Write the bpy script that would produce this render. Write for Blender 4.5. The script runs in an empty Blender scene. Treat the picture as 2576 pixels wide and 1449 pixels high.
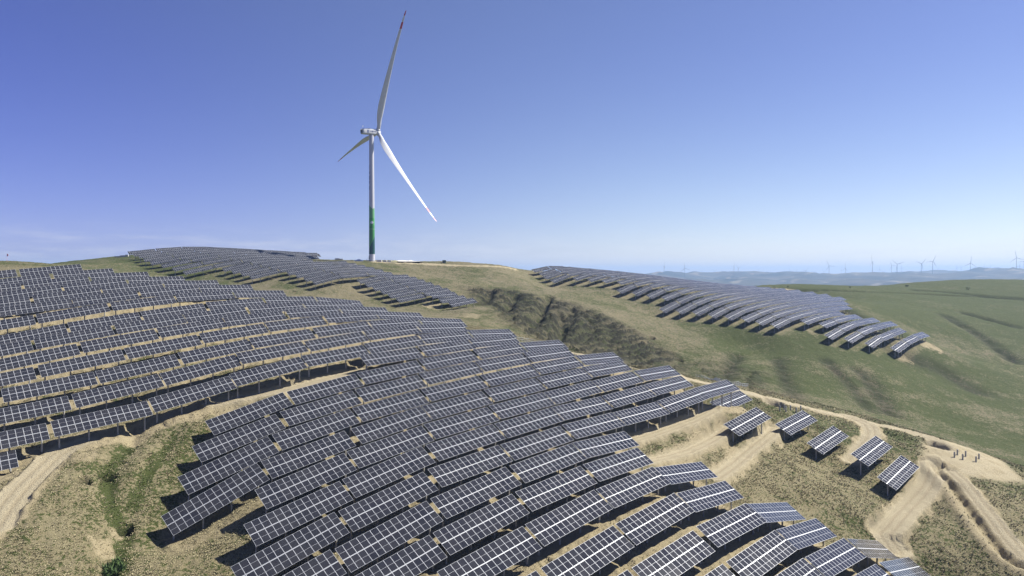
import bpy, bmesh, math, random
import numpy as np
from mathutils import Vector, Matrix
random.seed(7); np.random.seed(7)
sc=bpy.context.scene
COL=sc.collection
# ---------------------------------------------------------------- camera
F_PX=2594.; CAM_PITCH=-.022
cd=bpy.data.cameras.new('camera'); cam_ob=bpy.data.objects.new('camera',cd); COL.objects.link(cam_ob)
cd.sensor_width=36.; cd.lens=F_PX/4096*36.; cd.clip_start=1.; cd.clip_end=60000.
cam_ob.location=(0,0,0); cam_ob.rotation_euler=(math.pi/2+CAM_PITCH,0,0)
sc.camera=cam_ob
# ---------------------------------------------------------------- sun and sky
SUN_AZ=math.radians(18.); SUN_EL=math.radians(48.)      # azimuth from +X towards +Y
sd=Vector((math.cos(SUN_EL)*math.cos(SUN_AZ),math.cos(SUN_EL)*math.sin(SUN_AZ),math.sin(SUN_EL)))
sl=bpy.data.lights.new('sun','SUN'); sl.energy=5.; sl.angle=math.radians(.53); sl.color=(1.,.955,.88)
so=bpy.data.objects.new('sun',sl); COL.objects.link(so); so.rotation_euler=(-sd).to_track_quat('-Z','Y').to_euler(); so.location=(0,0,300)
SKY_LOW=(1.45,1.2,1.12,1); SKY_HIGH=(1.17,1.0,1.22,1)
w=bpy.data.worlds.new('World'); sc.world=w; w.use_nodes=True
nt=w.node_tree; nt.nodes.clear()
def wn(t,**k):
    n=nt.nodes.new(t)
    for a,b in k.items(): setattr(n,a,b)
    return n
sky=wn('ShaderNodeTexSky',sky_type='NISHITA',sun_disc=False,sun_elevation=SUN_EL,sun_rotation=math.pi/2-SUN_AZ,altitude=1900.,air_density=1.,dust_density=.6,ozone_density=3.2)
bg=wn('ShaderNodeBackground'); out=wn('ShaderNodeOutputWorld'); bg.inputs[1].default_value=.057
hs=wn('ShaderNodeHueSaturation'); hs.inputs['Saturation'].default_value=1.
mul=wn('ShaderNodeMix',data_type='RGBA',blend_type='MULTIPLY'); mul.inputs[0].default_value=1.
dot=wn('ShaderNodeVectorMath',operation='DOT_PRODUCT'); dot.inputs[1].default_value=tuple(sd)
side=wn('ShaderNodeMapRange',interpolation_type='SMOOTHSTEP'); side.inputs[1].default_value=-.2; side.inputs[2].default_value=.5
sm=wn('ShaderNodeMix',data_type='RGBA'); sm.inputs[6].default_value=(.56,.57,.97,1); sm.inputs[7].default_value=(1,1,1,1)
m2=wn('ShaderNodeMix',data_type='RGBA',blend_type='MULTIPLY'); m2.inputs[0].default_value=1.
tint=wn('ShaderNodeMix',data_type='RGBA'); tint.inputs[6].default_value=SKY_LOW; tint.inputs[7].default_value=SKY_HIGH
te_=wn('ShaderNodeMapRange',interpolation_type='SMOOTHSTEP'); te_.inputs[1].default_value=-.02; te_.inputs[2].default_value=.34
# thin broken cloud low over the horizon
tc=wn('ShaderNodeTexCoord'); mp=wn('ShaderNodeMapping'); mp.inputs['Scale'].default_value=(9,9,60)
cn=wn('ShaderNodeTexNoise'); cn.inputs['Scale'].default_value=1.6; cn.inputs['Detail'].default_value=7.; cn.inputs['Roughness'].default_value=.62
cr=wn('ShaderNodeMapRange'); cr.inputs[1].default_value=.44; cr.inputs[2].default_value=.72
sx=wn('ShaderNodeSeparateXYZ'); hz=wn('ShaderNodeMapRange',interpolation_type='SMOOTHSTEP'); hz.inputs[1].default_value=.075; hz.inputs[2].default_value=.02
cm=wn('ShaderNodeMath',operation='MULTIPLY'); cm2=wn('ShaderNodeMath',operation='MULTIPLY'); cm2.inputs[1].default_value=.5
mx=wn('ShaderNodeMix',data_type='RGBA'); mx.inputs[7].default_value=(8.6,8.6,8.8,1)
K=nt.links.new
K(tc.outputs['Generated'],mp.inputs[0]); K(mp.outputs[0],cn.inputs[0]); K(cn.outputs[0],cr.inputs[0])
K(tc.outputs['Generated'],sx.inputs[0]); K(sx.outputs[2],hz.inputs[0]); K(cr.outputs[0],cm.inputs[0]); K(hz.outputs[0],cm.inputs[1]); K(cm.outputs[0],cm2.inputs[0])
K(sx.outputs[2],te_.inputs[0]); K(te_.outputs[0],tint.inputs[0]); K(tc.outputs['Generated'],dot.inputs[0]); K(dot.outputs['Value'],side.inputs[0]); K(side.outputs[0],sm.inputs[0]); K(tint.outputs[2],m2.inputs[6]); K(sm.outputs[2],m2.inputs[7]); K(m2.outputs[2],mul.inputs[7]); K(sky.outputs[0],mul.inputs[6]); K(mul.outputs[2],hs.inputs['Color']); K(hs.outputs[0],mx.inputs[6]); K(cm2.outputs[0],mx.inputs[0]); K(mx.outputs[2],bg.inputs[0]); K(bg.outputs[0],out.inputs[0])
vs=sc.view_settings; vs.view_transform='Standard'; vs.look='None'; vs.exposure=.90; vs.gamma=1.; vs.use_curve_mapping=False
sc.cycles.max_bounces=6; sc.cycles.diffuse_bounces=1; sc.cycles.glossy_bounces=3; sc.cycles.volume_bounces=0; sc.cycles.use_denoising=True
# ---------------------------------------------------------------- helpers
def link(o,parent=None):
    COL.objects.link(o)
    if parent is not None: o.parent=parent
    return o
def mesh(name,v,fa,mats,mi=None,smooth=False):
    m=bpy.data.meshes.new(name); m.from_pydata(v,[],fa)
    for q in (mats if isinstance(mats,(list,tuple)) else [mats]): m.materials.append(q)
    if mi is not None: m.polygons.foreach_set('material_index',mi)
    if smooth: m.polygons.foreach_set('use_smooth',[True]*len(m.polygons))
    m.update(); return m
def ob(name,m,parent=None,label=None,cat=None,group=None,kind=None,loc=None,mat=None):
    o=bpy.data.objects.new(name,m); link(o,parent)
    if label: o['label']=label
    if cat: o['category']=cat
    if group: o['group']=group
    if kind: o['kind']=kind
    if loc is not None: o.location=loc
    if mat is not None: o.matrix_basis=mat
    return o
class MB:
    def __init__(s): s.v=[];s.f=[];s.m=[]
    def add(s,v,f,mi=0):
        k=len(s.v); s.v+=[tuple(q) for q in v]; s.f+=[tuple(k+i for i in q) for q in f]; s.m+=[mi]*len(f)
    def box(s,lo,hi,M=None,mi=0):
        (a,b,c),(d,e,g)=lo,hi
        v=[Vector(q) for q in ((a,b,c),(d,b,c),(d,e,c),(a,e,c),(a,b,g),(d,b,g),(d,e,g),(a,e,g))]
        if M is not None: v=[M@q for q in v]
        s.add(v,[(0,3,2,1),(4,5,6,7),(0,1,5,4),(1,2,6,5),(2,3,7,6),(3,0,4,7)],mi)
    def bar(s,p,q,w,h,mi=0):
        p=Vector(p);q=Vector(q);d=(q-p);l=d.length;M=Matrix.Translation(p)@d.to_track_quat('X','Z').to_matrix().to_4x4()
        s.box((0,-w/2,-h/2),(l,w/2,h/2),M,mi)
    def tube(s,pts,rs,n=10,mi=0,cap=True):
        k=[];V=[];Fc=[]
        for i,(p,r) in enumerate(zip(pts,rs)):
            p=Vector(p);a=Vector(pts[min(i+1,len(pts)-1)])-Vector(pts[max(i-1,0)]);Q=a.to_track_quat('Z','Y').to_matrix()
            for j in range(n):
                t=2*math.pi*j/n;V.append(p+Q@Vector((r*math.cos(t),r*math.sin(t),0)))
        for i in range(len(pts)-1):
            for j in range(n): Fc.append((i*n+j,i*n+(j+1)%n,(i+1)*n+(j+1)%n,(i+1)*n+j))
        if cap: Fc.append(tuple(reversed(range(n))));Fc.append(tuple((len(pts)-1)*n+j for j in range(n)))
        s.add(V,Fc,mi)
    def mesh(s,name,mats,smooth=False): return mesh(name,s.v,s.f,mats,s.m,smooth)
def mat(name,col,rough=.6,metal=0.,spec=.5):
    m=bpy.data.materials.new(name); m.use_nodes=True; b=m.node_tree.nodes['Principled BSDF']
    b.inputs['Base Color'].default_value=(*col,1); b.inputs['Roughness'].default_value=rough; b.inputs['Metallic'].default_value=metal; b.inputs['Specular IOR Level'].default_value=spec
    return m
def nodes(m):
    t=m.node_tree
    def N(ty,**k):
        n=t.nodes.new(ty)
        for a,b in k.items(): setattr(n,a,b)
        return n
    return t,t.nodes['Principled BSDF'],N,t.links.new
CR=dict(a1=(0,950,.3975),a2=(1024,950,.3975),c1=(640,1400,.31056),c2=(1400,1360,.31056),c3=(2000,1280,.31056),
d1=(840,1850,.31056),d2=(1600,1800,.31056),d3=(2300,1700,.31056),d4=(2100,1854,.31056),d5=(2900,1854,.54945),
e1=(0,1500,.555),e2=(1024,1500,.555),e3=(2048,1500,.555),e4=(3072,1500,.555),
f1=(500,970,.35165),f2=(960,990,.35165),f3=(1400,1030,.35165),g1=(2100,1050,.35165),g2=(2560,1110,.35165),g3=(3020,1150,.35165),g4=(3250,1220,.35165),
k1=(500,980,.17857),k2=(720,980,.17857),k3=(940,990,.17857),k4=(1160,1020,.17857),k5=(1400,1080,.17857),s=(0,0,1))
def P(c,x,y):
    X,Y,k=CR[c];return (X+k*x,Y+k*y)
def row(c,*q):
    return [(P(c,*q[i]),P(c,*q[i+1])) for i in range(0,len(q),2)]
F1={}
F1['A']=row('s',(-190,1100),(61,1077))+row('a1',(190,318),(805,267))
F1['B']=row('s',(-48,1121),(195,1093.5))+row('a1',(525,348),(1130,310))
F1['C']=row('s',(-180,1155),(79.5,1132))+row('a1',(228,448),(875,378),(900,368),(1480,345))
F1['D']=row('s',(-24,1172.6),(238.5,1137.6))+row('a1',(625,465),(1250,405),(1275,400),(1840,388))
F1['E']=row('s',(-160,1215),(115,1186))+row('a1',(320,582),(995,497),(1017,490),(1610,440),(1640,437),(2180,430))
F1['F']=row('s',(4,1230),(274,1197))+row('a1',(720,610),(1365,533),(1395,525),(1980,477),(1995,478),(2520,475))
F1['G']=row('s',(-150,1302),(131,1260))+row('a1',(358,772),(1070,657),(1105,652),(1735,578),(1755,567),(2320,535))+row('s',(930,1161),(1131,1162))
F1['H']=row('s',(-25,1346),(256,1294))+row('a1',(675,855),(1385,748),(1410,742),(2035,662))+row('s',(821,1208),(1044,1191),(1054,1188),(1250.6,1185),(1262,1187),(1437,1203))
F1['I']=row('s',(-190,1415),(119,1357.5))+row('a1',(328,1018),(1115,880),(1148,875),(1825,770),(1845,770),(2445,690))+row('s',(982,1223.5),(1203,1206),(1207,1206),(1402,1205))
F1['J']=row('s',(-5,1435),(304,1374.5))+row('a1',(800,1055),(1550,920),(1580,910),(2225,810))+row('s',(892,1270),(1123,1243),(1133,1238),(1348,1223),(1350,1224),(1541,1229))
F1['K']=row('s',(-200,1530),(131,1467))+row('a1',(375,1287),(1215,1120),(1250,1115),(1970,978))+row('s',(797,1333.6),(1048,1294),(1056,1290),(1284,1263),(1290,1258),(1491,1244),(1493,1244),(1680,1250))
F1['L']=row('s',(12,1555),(366,1490))+row('a1',(960,1345),(1755,1178))+row('s',(711.5,1412),(986,1356),(990,1352),(1238.6,1314.5),(1248.6,1312),(1463,1283),(1467,1283),(1664,1270),(1668,1268),(1843,1276))
F1['M']=row('s',(-95,1652),(269,1583),(285,1578),(632,1495),(642,1493.5),(934,1419),(944,1413),(1203,1365),(1217,1365),(1443,1326),(1453,1324),(1656,1297),(1660,1297),(1845,1293))
F1['N']=row('s',(-215,1768),(183,1692.6),(200,1686),(588,1602),(590,1595.5),(916,1503),(918,1496.6),(1195,1427),(1203,1423),(1449,1379),(1452,1374),(1668,1340),(1674,1339.5),(1861,1320.5),(1871,1320),(2034,1316.5))
F1['O']=row('s',(-330,1875),(61,1797))
F1['P']=row('s',(1437,1421),(1660,1389),(1668,1385),(1871,1355.5),(1873,1354),(2043.5,1338))
F1['Q']=row('c1',(580,912),(1580,545),(1630,540),(2500,305))+row('c2',(85,422),(850,260),(875,250),(1540,125),(1575,118),(2160,35))+row('c3',(255,290),(755,258))
F1['R']=row('c1',(415,1243),(1480,825),(1535,795),(2475,523))+row('c2',(62,637),(865,447),(890,430),(1585,278),(1595,272),(2225,162))+row('c3',(310,418),(825,350))
F1['S']=row('s',(710.5,1908.5),(1070,1746))+row('c1',(1440,1088),(2435,757))+row('c2',(28,875),(880,645),(910,628),(1640,462),(1668,452),(2310,315))+row('c3',(390,568),(945,465),(975,458),(1450,415))
F1['T']=row('s',(644.4,2064.1),(1025.3,1852.1))+row('c1',(1305,1432),(2370,1042))+row('c2',(5,1145),(905,852),(925,850),(1690,655),(1715,640),(2385,487))+row('c3',(475,737),(1045,617),(1070,607),(1550,523))
F1['U']=row('s',(1019.2,1958.7),(1374.5,1812.4),(1386,1806.8),(1685.7,1701),(1692,1697),(1948,1626.5),(1955,1623),(2170,1569),(2177.6,1568.8),(2360,1524),(2368,1523.8),(2528,1486),(2539,1483.4),(2674,1463))
F1['V']=row('s',(974,2098.4),(1357,1924.5),(1369.5,1916.8),(1684,1785.5),(1700,1779),(1970,1695.4),(1977,1694),(2203,1630),(2207.5,1629),(2399,1586),(2407,1584),(2573,1540),(2576,1538),(2722,1502))
F1['W']=row('s',(923.9,2267),(1335,2048.8),(1352,2044),(1693,1887),(1709,1877.6),(1993,1778.6),(2000,1779),(2237.6,1702),(2248,1699),(2447,1650),(2453,1649),(2624,1608),(2627,1604.5),(2776,1552.7),(2780.6,1551.6),(2905,1520))
F1['X']=row('s',(900,2430),(1319.8,2197.8),(1340,2196),(1704,2002.5),(1721,1994.7),(2020.8,1866.8),(2034.8,1862),(2286.7,1772),(2294,1771),(2495.6,1725.5))
F1['Y']=row('s',(1320,2357),(1716.5,2139),(1730.4,2132),(2047,1974),(2060.6,1967.7),(2320.5,1863.7),(2334.3,1857),(2548,1791.6))
F1['Z']=row('s',(1746,2287),(2090.7,2103.4),(2100,2098),(2374.9,1959),(2386,1956),(2609,1868),(2620.5,1869.5),(2803,1848))
F1['a']=row('s',(1830,2455),(2143.5,2282),(2161.5,2273),(2452.5,2100),(2463,2095.6),(2696,1972),(2708.7,1972.5),(2899,1924))
F1['b']=row('s',(2235,2450),(2509,2278.5),(2524.8,2272),(2772,2119.5),(2786,2106),(2983,2012.5),(2990.7,2016),(3145.6,2010.6))
F1['c']=row('s',(2640,2415),(2890,2255),(2902.7,2246.9),(3099,2119.4),(3107.7,2119.4),(3262.6,2073.8))
F1['d']=row('s',(3005,2365),(3212,2231.5),(3218.7,2230),(3375,2150.7),(3388,2154.5),(3510,2162.8))
F1['e']=row('s',(3335,2345),(3501.6,2255),(3515.4,2249.6),(3633.5,2228.7))
F1['i']=row('s',(2837,1617),(2958,1569))
F1['j']=row('s',(2894.6,1697.4),(3024.8,1627.7))
F1['k']=row('s',(3100.3,1697),(3211,1640.4))
F1['l']=row('s',(3227,1772),(3332,1702.6))
F1['m']=row('s',(3403,1816),(3502,1742.5))
F1['n']=row('s',(3508.6,1908.5),(3604.3,1820.6))
F2={}
k=0
for c,q in [('k1',[(48,148),(660,85),(170,187),(790,120),(285,222),(915,155),(400,300),(1040,215),(548,370),(1190,262),(798,437),(1437,315)]),
 ('k1',[(1058,515),(1692,380),(1285,590),(1937,448)]),('k2',[(235,315),(850,222),(480,372),(1100,262),(720,440),(1340,320)]),
 ('k2',[(940,520),(1542,376),(1150,570),(1752,426),(1355,620),(1957,486)]),('k3',[(320,632),(925,490),(755,425),(1365,340)]),
 ('k3',[(1145,540),(1748,430)]),('k4',[(108,430),(705,315),(300,510),(890,365),(492,575),(1085,418)]),
 ('k5',[(145,222),(735,107),(315,303),(905,188),(485,380),(1075,265),(657,457),(1247,342),(835,540),(1425,425),(1015,630),(1605,515)]),
 ('f3',[(910,412),(1180,388),(1010,468),(1285,428),(1125,510),(1395,462)])]:
    for t in row(c,*q): F2['t%d'%k]=[t];k+=1
F3={}
k=0
for c,q in [('g1',[(80,80),(255,42),(150,118),(330,68),(205,158),(385,95),(285,198),(470,125),(545,170),(715,118),(705,185),(880,133),(877,198),(1048,152),(1045,215),(1215,172),(1040,312),(1215,235),(1220,340),(1390,258)]),
 ('g2',[(70,200),(240,122),(235,225),(410,152),(405,258),(570,190),(220,355),(395,265),(400,372),(580,280),(590,390),(765,302),(773,415),(945,328),(957,440),(1125,355),(1145,460),(1310,388)]),
 ('g3',[(5,382),(165,305),(178,412),(330,338),(515,372),(660,318),(720,408),(870,352)]),
 ('g4',[(133,340),(280,255),(355,378),(495,298),(598,430),(720,345),(885,485),(1010,400)])]:
    for t in row(c,*q): F3['t%d'%k]=[t];k+=1
# bottom-left corners for some F3 tables (index -> pixel)
BL={}
for i,c,p in [(0,'g1',(100,110)),(2,'g1',(240,195)),(3,'g1',(325,240)),(5,'g1',(745,222)),(6,'g1',(912,235)),(8,'g1',(1100,360)),(9,'g1',(1275,383)),(10,'g2',(135,243)),(11,'g2',(305,270)),(12,'g2',(475,305)),(13,'g2',(290,410)),(14,'g2',(478,425)),(15,'g2',(665,445)),(16,'g2',(850,470)),(17,'g2',(1040,490)),(18,'g2',(1230,515)),(19,'g3',(85,437)),(20,'g3',(262,472)),(21,'g3',(605,425)),(22,'g3',(810,468)),(23,'g4',(228,397)),(24,'g4',(450,440)),(25,'g4',(698,493)),(26,'g4',(980,550))]:
    BL[i]=P(c,*p)
BL2={}
for i,c,p in [(0,'k1',(95,215)),(3,'k1',(450,372)),(4,'k1',(600,447)),(5,'k1',(865,510)),(6,'k1',(1120,575)),(7,'k1',(1355,660)),(10,'k2',(785,508)),(11,'k2',(1005,585)),(12,'k2',(1213,638)),(14,'k3',(395,703)),(16,'k3',(1208,605)),(17,'k4',(180,510)),(18,'k4',(380,592)),(19,'k4',(570,668)),(20,'k5',(222,310)),(21,'k5',(395,390)),(22,'k5',(570,470)),(23,'k5',(750,548)),(24,'k5',(930,640)),(25,'k5',(1110,735)),(26,'f3',(945,465)),(27,'f3',(1050,520)),(28,'f3',(1165,557))]:
    BL2[i]=P(c,*p)
# ---------------------------------------------------------------- layout: pixels -> places
import numpy as np
L=16.1;W=4.66;TH=3.7
f=2594.;PITCH=-.022;TILT=.497;AZ=.718
def cam(pitch):
    F=np.array([0,np.cos(pitch),np.sin(pitch)]);R=np.array([1.,0,0])
    return R,np.cross(R,F),F
C=cam(PITCH)
def axes(az,s,t):
    h=np.array([np.cos(az),np.sin(az),0]);n=np.array([-np.sin(az),np.cos(az),0])
    u=np.cos(s)*h+np.sin(s)*np.array([0,0,1]);w=np.cross(u,n);v=np.cos(t)*n+np.sin(t)*w
    return u,v,np.cross(u,v)
def proj(P):
    P=np.asarray(P);d=P@C[2]
    return np.stack([2048+f*(P@C[0])/d,1152-f*(P@C[1])/d],-1)
def ray(px,py):
    return C[2]+C[0]*(px-2048)/f+C[1]*(1152-py)/f
def solve(TL,TR,BLp=None,sp=.18,sig=2.):
    l=np.hypot(TR[0]-TL[0],TR[1]-TL[1])
    x=np.array([(TL[0]+TR[0])/2,(TL[1]+TR[1])/2,np.log(13*f/l/10),0.])
    def R(x):
        Pm=np.exp(x[2])*10*ray(x[0],x[1]);u,v,_=axes(AZ,x[3],TILT)
        r=list((proj(Pm-u*L/2)-TL)/sig)+list((proj(Pm+u*L/2)-TR)/sig)
        if BLp is not None: r+=list((proj(Pm-u*L/2-v*W)-BLp)/sig)
        return np.array(r+[x[3]/sp])
    for _ in range(12):
        r=R(x);J=np.stack([(R(x+np.eye(4)[j]*1e-5)-r)/1e-5 for j in range(4)],1)
        dx=np.linalg.solve(J.T@J+1e-9*np.eye(4),-J.T@r);x=x+np.clip(dx,[-99,-99,-.3,-.2],[99,99,.3,.2])
    Pm=np.exp(x[2])*10*ray(x[0],x[1]);u,v,n=axes(AZ,x[3],TILT)
    return Pm-v*W/2,x[3],np.sqrt(np.linalg.inv(J.T@J)[2,2])
HV=np.array([np.cos(AZ),np.sin(AZ)])
NV=np.array([-np.sin(AZ),np.cos(AZ)])
STEP=16.6
gp=[]  # ground points x,y,z,sigma
def gadd(c,s,sig):
    u,v,_=axes(AZ,s,TILT)
    for k in (-.5,0,.5):
        q=c+u*L*k;gp.append((q[0],q[1],q[2]-TH,sig))
onscreen=lambda p:-3<=p[0]<=4099 and p[1]<=2305
raw={}
for nm,F,B in (('1',F1,{}),('2',F2,BL2),('3',F3,BL)):
    for k,ts in F.items():
        for i,t in enumerate(ts):
            b=B.get(int(k[1:])) if nm!='1' else None
            c,s,sd=solve(np.array(t[0]),np.array(t[1]),b)
            ok=onscreen(t[0]) and onscreen(t[1])
            raw[nm+k,i]=(c,s,sd,ok,t)
def image_slope(g,t):
    want=(np.array(t[1])-t[0]);want=want/np.linalg.norm(want);best=(9,0)
    for q in np.arange(-.4,.5,.01):
        u,v,_=axes(AZ,q,TILT);a=proj(g-u*L/2+v*W/2);b=proj(g+u*L/2+v*W/2);e=np.sum(((b-a)/np.linalg.norm(b-a)-want)**2)
        if e<best[0]: best=(e,q)
    return best[1]
# the two far fields: rows lie at an even pitch, so smooth their distances together
LEAD={'2':[k for k in range(29) if k not in (8,9,10,15)],'3':[k for k in range(27) if k!=12]}
for nm,deg in (('2',2),('3',2)):
    ks=LEAD[nm];nn=np.array([raw[nm+'t%d'%k,0][0][:2]@NV for k in ks]);j=np.arange(len(ks));fit=np.polyval(np.polyfit(j,nn,deg),j)
    for k,n_ in zip(ks,fit):
        c,s,sd,ok,t=raw[nm+'t%d'%k,0];c=c*n_/(c[:2]@NV);s=image_slope(c,t)
        raw[nm+'t%d'%k,0]=(c,s,sd,ok,t);gadd(c,s,.6)
NROW=dict(zip('ABCDEFGHIJKLMN',[251.3,244.2,237.1,230.,222.9,215.8,208.6,199.,190.3,181.7,173.1,164.5,155.7,146.5]))
# near rows are straight in plan: smooth each row's distance, sliding its tables along their sight lines
for k in F1:
    ii=[i for (q,i) in raw if q=='1'+k and raw[q,i][3]]
    if len(ii)>1 or (ii and k in NROW):
        nn=np.array([raw['1'+k,i][0][:2]@NV for i in ii]);hh=np.array([raw['1'+k,i][0][:2]@HV for i in ii])
        wt=np.array([1./(raw['1'+k,i][2]*np.linalg.norm(raw['1'+k,i][0])) for i in ii])
        sl_=np.clip(np.polyfit(hh,nn,1,w=wt)[0],-.02,.025) if len(ii)>3 else 0.
        fit=np.average(nn-sl_*hh,weights=wt**2)+sl_*hh
        if k in NROW: fit=fit+NROW[k]-fit.mean()
        for i,n_ in zip(ii,fit):
            c,s,sd,ok,t=raw['1'+k,i];c=c*n_/(c[:2]@NV);raw['1'+k,i]=(c,image_slope(c,t),sd,ok,t)
    for i in ii: gadd(raw['1'+k,i][0],raw['1'+k,i][1],.5)
for (k,i) in list(raw):      # tables that run out of the picture: one step along the row from their neighbour
    c,s,sd,ok,t=raw[k,i]
    if ok: continue
    if (k,i+1) in raw: xy=raw[k,i+1][0][:2]-HV*STEP
    else: xy=ray(*t[1])[:2]*113.-HV*L/2
    u,v,_=axes(AZ,s,TILT);off=u*L/2+v*W/2
    r=ray(*t[1]);d=np.linalg.norm(xy+off[:2])/np.linalg.norm(r[:2])
    for s in np.arange(-.3,.5,.01):
        u,v,_=axes(AZ,s,TILT);c=r*d-u*L/2-v*W/2;a=proj(c-u*L/2+v*W/2);dt=np.array(t[1])-t[0]
        if (t[1]-a)[1]/(t[1]-a)[0]<dt[1]/dt[0]: break
    raw[k,i]=(c,s,sd,False,t);gadd(c,s,.8)
# rows seen continuing over the crests: knots one table apart
def chain(c0,s0,pts,sig):
    u,v,_=axes(AZ,s0,TILT);st=c0-u*L/2+v*W/2      # top-left corner of first table
    off=(v*W/2)
    for k,p in enumerate(pts):
        xy=st[:2]+HV*STEP*k*.985
        r=ray(*p);d=(xy@ray(*p)[:2])/(r[:2]@r[:2]);z=r[2]*d
        gp.append((xy[0]-off[0],xy[1]-off[1],z-off[2]-TH,sig))
for key,c,pts in [('t13','g2',[(400,262),(580,188),(765,145),(920,128)]),('t17','g2',[(1128,355),(1310,303)]),('t8','g1',[(1220,234),(1398,195)]),('t3','g1',[(472,124),(655,92)]),
  ('t20','g3',[(335,335),(500,290),(650,252)]),('t22','g3',[(870,350),(1010,318),(1145,308)]),('t23','g4',[(280,255),(425,197),(565,163)]),('t26','g4',[(1012,400),(1118,345),(1220,303)]),('t25','g4',[(722,343),(850,292),(970,250)])]:
    c0,s0=raw['3'+key,0][:2];chain(c0,s0,[raw['3'+key,0][4][0]]+[P(c,*q) for q in pts],.8)
for key,pts in [('t7',[('k2',712,444),('k2',1345,315),('k3',730,208),('k3',1388,207)]),('t14',[('k3',937,486),('k4',335,213),('k4',1095,192)]),('t19',[('k4',1097,415),('k5',367,33),('k5',1082,65)])]:
    c0,s0=raw['2'+key,0][:2];chain(c0,s0,[raw['2'+key,0][4][0]]+[P(*q) for q in pts],.8)
# bare ground: (pixel x, pixel y, depth along the view axis)
for px,py,d in [
 (1491,1043,450),(1700,1048,455),(1900,1056,458),(2050,1069,462),(1600,1043,470),
 (600,1020,478),(900,1028,480),(1200,1042,478),(300,1041,430),(200,1056,415),(470,1029,440),(400,1060,380),(330,1075,340),(520,1050,425),
 (0,1041,262),(100,1056,256),(215,1068,250),(300,1085,240),
 (1700,1085,430),(1900,1110,415),(2000,1140,395),(2090,1110,430),(1960,1165,372),(2200,1160,405),(2350,1180,400),
 (1300,1215,290),(1500,1228,290),(1700,1255,285),(1850,1275,275),(1950,1290,268),(2050,1318,262),(2165,1358,256),(1905,1218,318),(2000,1262,290),
 (2100,1240,330),(2200,1300,305),(2300,1380,280),(2150,1180,380),(2300,1230,360),(2450,1300,330),(2400,1440,264),(2600,1400,310),(2600,1500,262),(2800,1500,268),(2800,1380,325),(2500,1240,372),
 (3000,1400,335),(3000,1520,270),(3200,1560,262),(3200,1440,310),(3400,1480,300),(3400,1600,262),(3600,1500,310),(3600,1620,268),(3800,1560,305),(3800,1680,262),(4000,1560,320),(4090,1750,250),(3900,1800,222),
 (2270,1412,212),(2560,1478,208),(2800,1524,203),(3070,1592,202),(3380,1668,200),(3550,1705,196),(3700,1745,188),(3850,1800,180),(4000,1880,172),(4090,1950,166),
 (3800,1400,380),(4000,1350,420),(3700,1280,430),(3500,1230,450),(3300,1180,480),(3300,1168,540),(3600,1172,560),(3900,1185,560),(4090,1200,540),(3500,1143,660),(3700,1128,700),(3900,1130,720),(4096,1134,720),(3200,1143,640),(3050,1150,560),
 (300,2000,101),(100,2250,89),(400,2290,90),(700,2250,95),(420,1880,113),(250,1830,112),(150,2000,100),(0,2100,95),(600,1850,117),(750,1620,131),
 (3640,1900,162),(3600,2100,140),(3900,2250,131),(4090,2290,128),(3900,2000,152),(3800,1860,168),(3450,2050,140),(3300,1950,147),(3480,2150,137),(3100,1850,152),
 ]:
    q=ray(px,py)*d;gp.append((q[0],q[1],q[2],1.0))
for x,y,z in [(-70,55,-52),(-20,50,-54),(30,50,-58),(90,60,-64),(0,0,-62),(-60,0,-58),(80,0,-68),(130,100,-66),(180,120,-68),(-140,90,-50),(-200,140,-40),(-260,220,-8),(-330,420,2),
  (-420,600,-45),(-200,560,-20),(0,560,-12),(120,580,-25),(60,500,-2),(230,520,-28),(-320,330,-4),(-300,480,6),(450,900,-75),(0,900,-90),(-500,900,-110),(560,860,-70),(350,860,-60),(250,800,-55),(520,940,-85),(300,200,-66),(420,330,-48),(600,600,-20),(650,800,-40)]:
    gp.append((x,y,z,2.5))
gp=np.array(gp)
def tps_fit(p):
    n=len(p);xy=p[:,:2]/100;K=np.linalg.norm(xy[:,None]-xy[None],axis=2)
    K=np.where(K>0,K*K*np.log(np.maximum(K,1e-9)),0)
    A=np.zeros((n+3,n+3));A[:n,:n]=K+np.diag(p[:,3]**2*.012);Q=np.c_[np.ones(n),xy];A[:n,n:]=Q;A[n:,:n]=Q.T
    return xy,np.linalg.solve(A,np.r_[p[:,2],0,0,0])
def tps_eval(m,x,y):
    xy,w=m;o=np.full(x.shape,w[-3])+w[-2]*x/100+w[-1]*y/100
    for i in range(len(xy)):
        r2=(x/100-xy[i,0])**2+(y/100-xy[i,1])**2
        o+=w[i]*.5*r2*np.log(np.maximum(r2,1e-18))
    return o
TPSM=tps_fit(gp)
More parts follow.
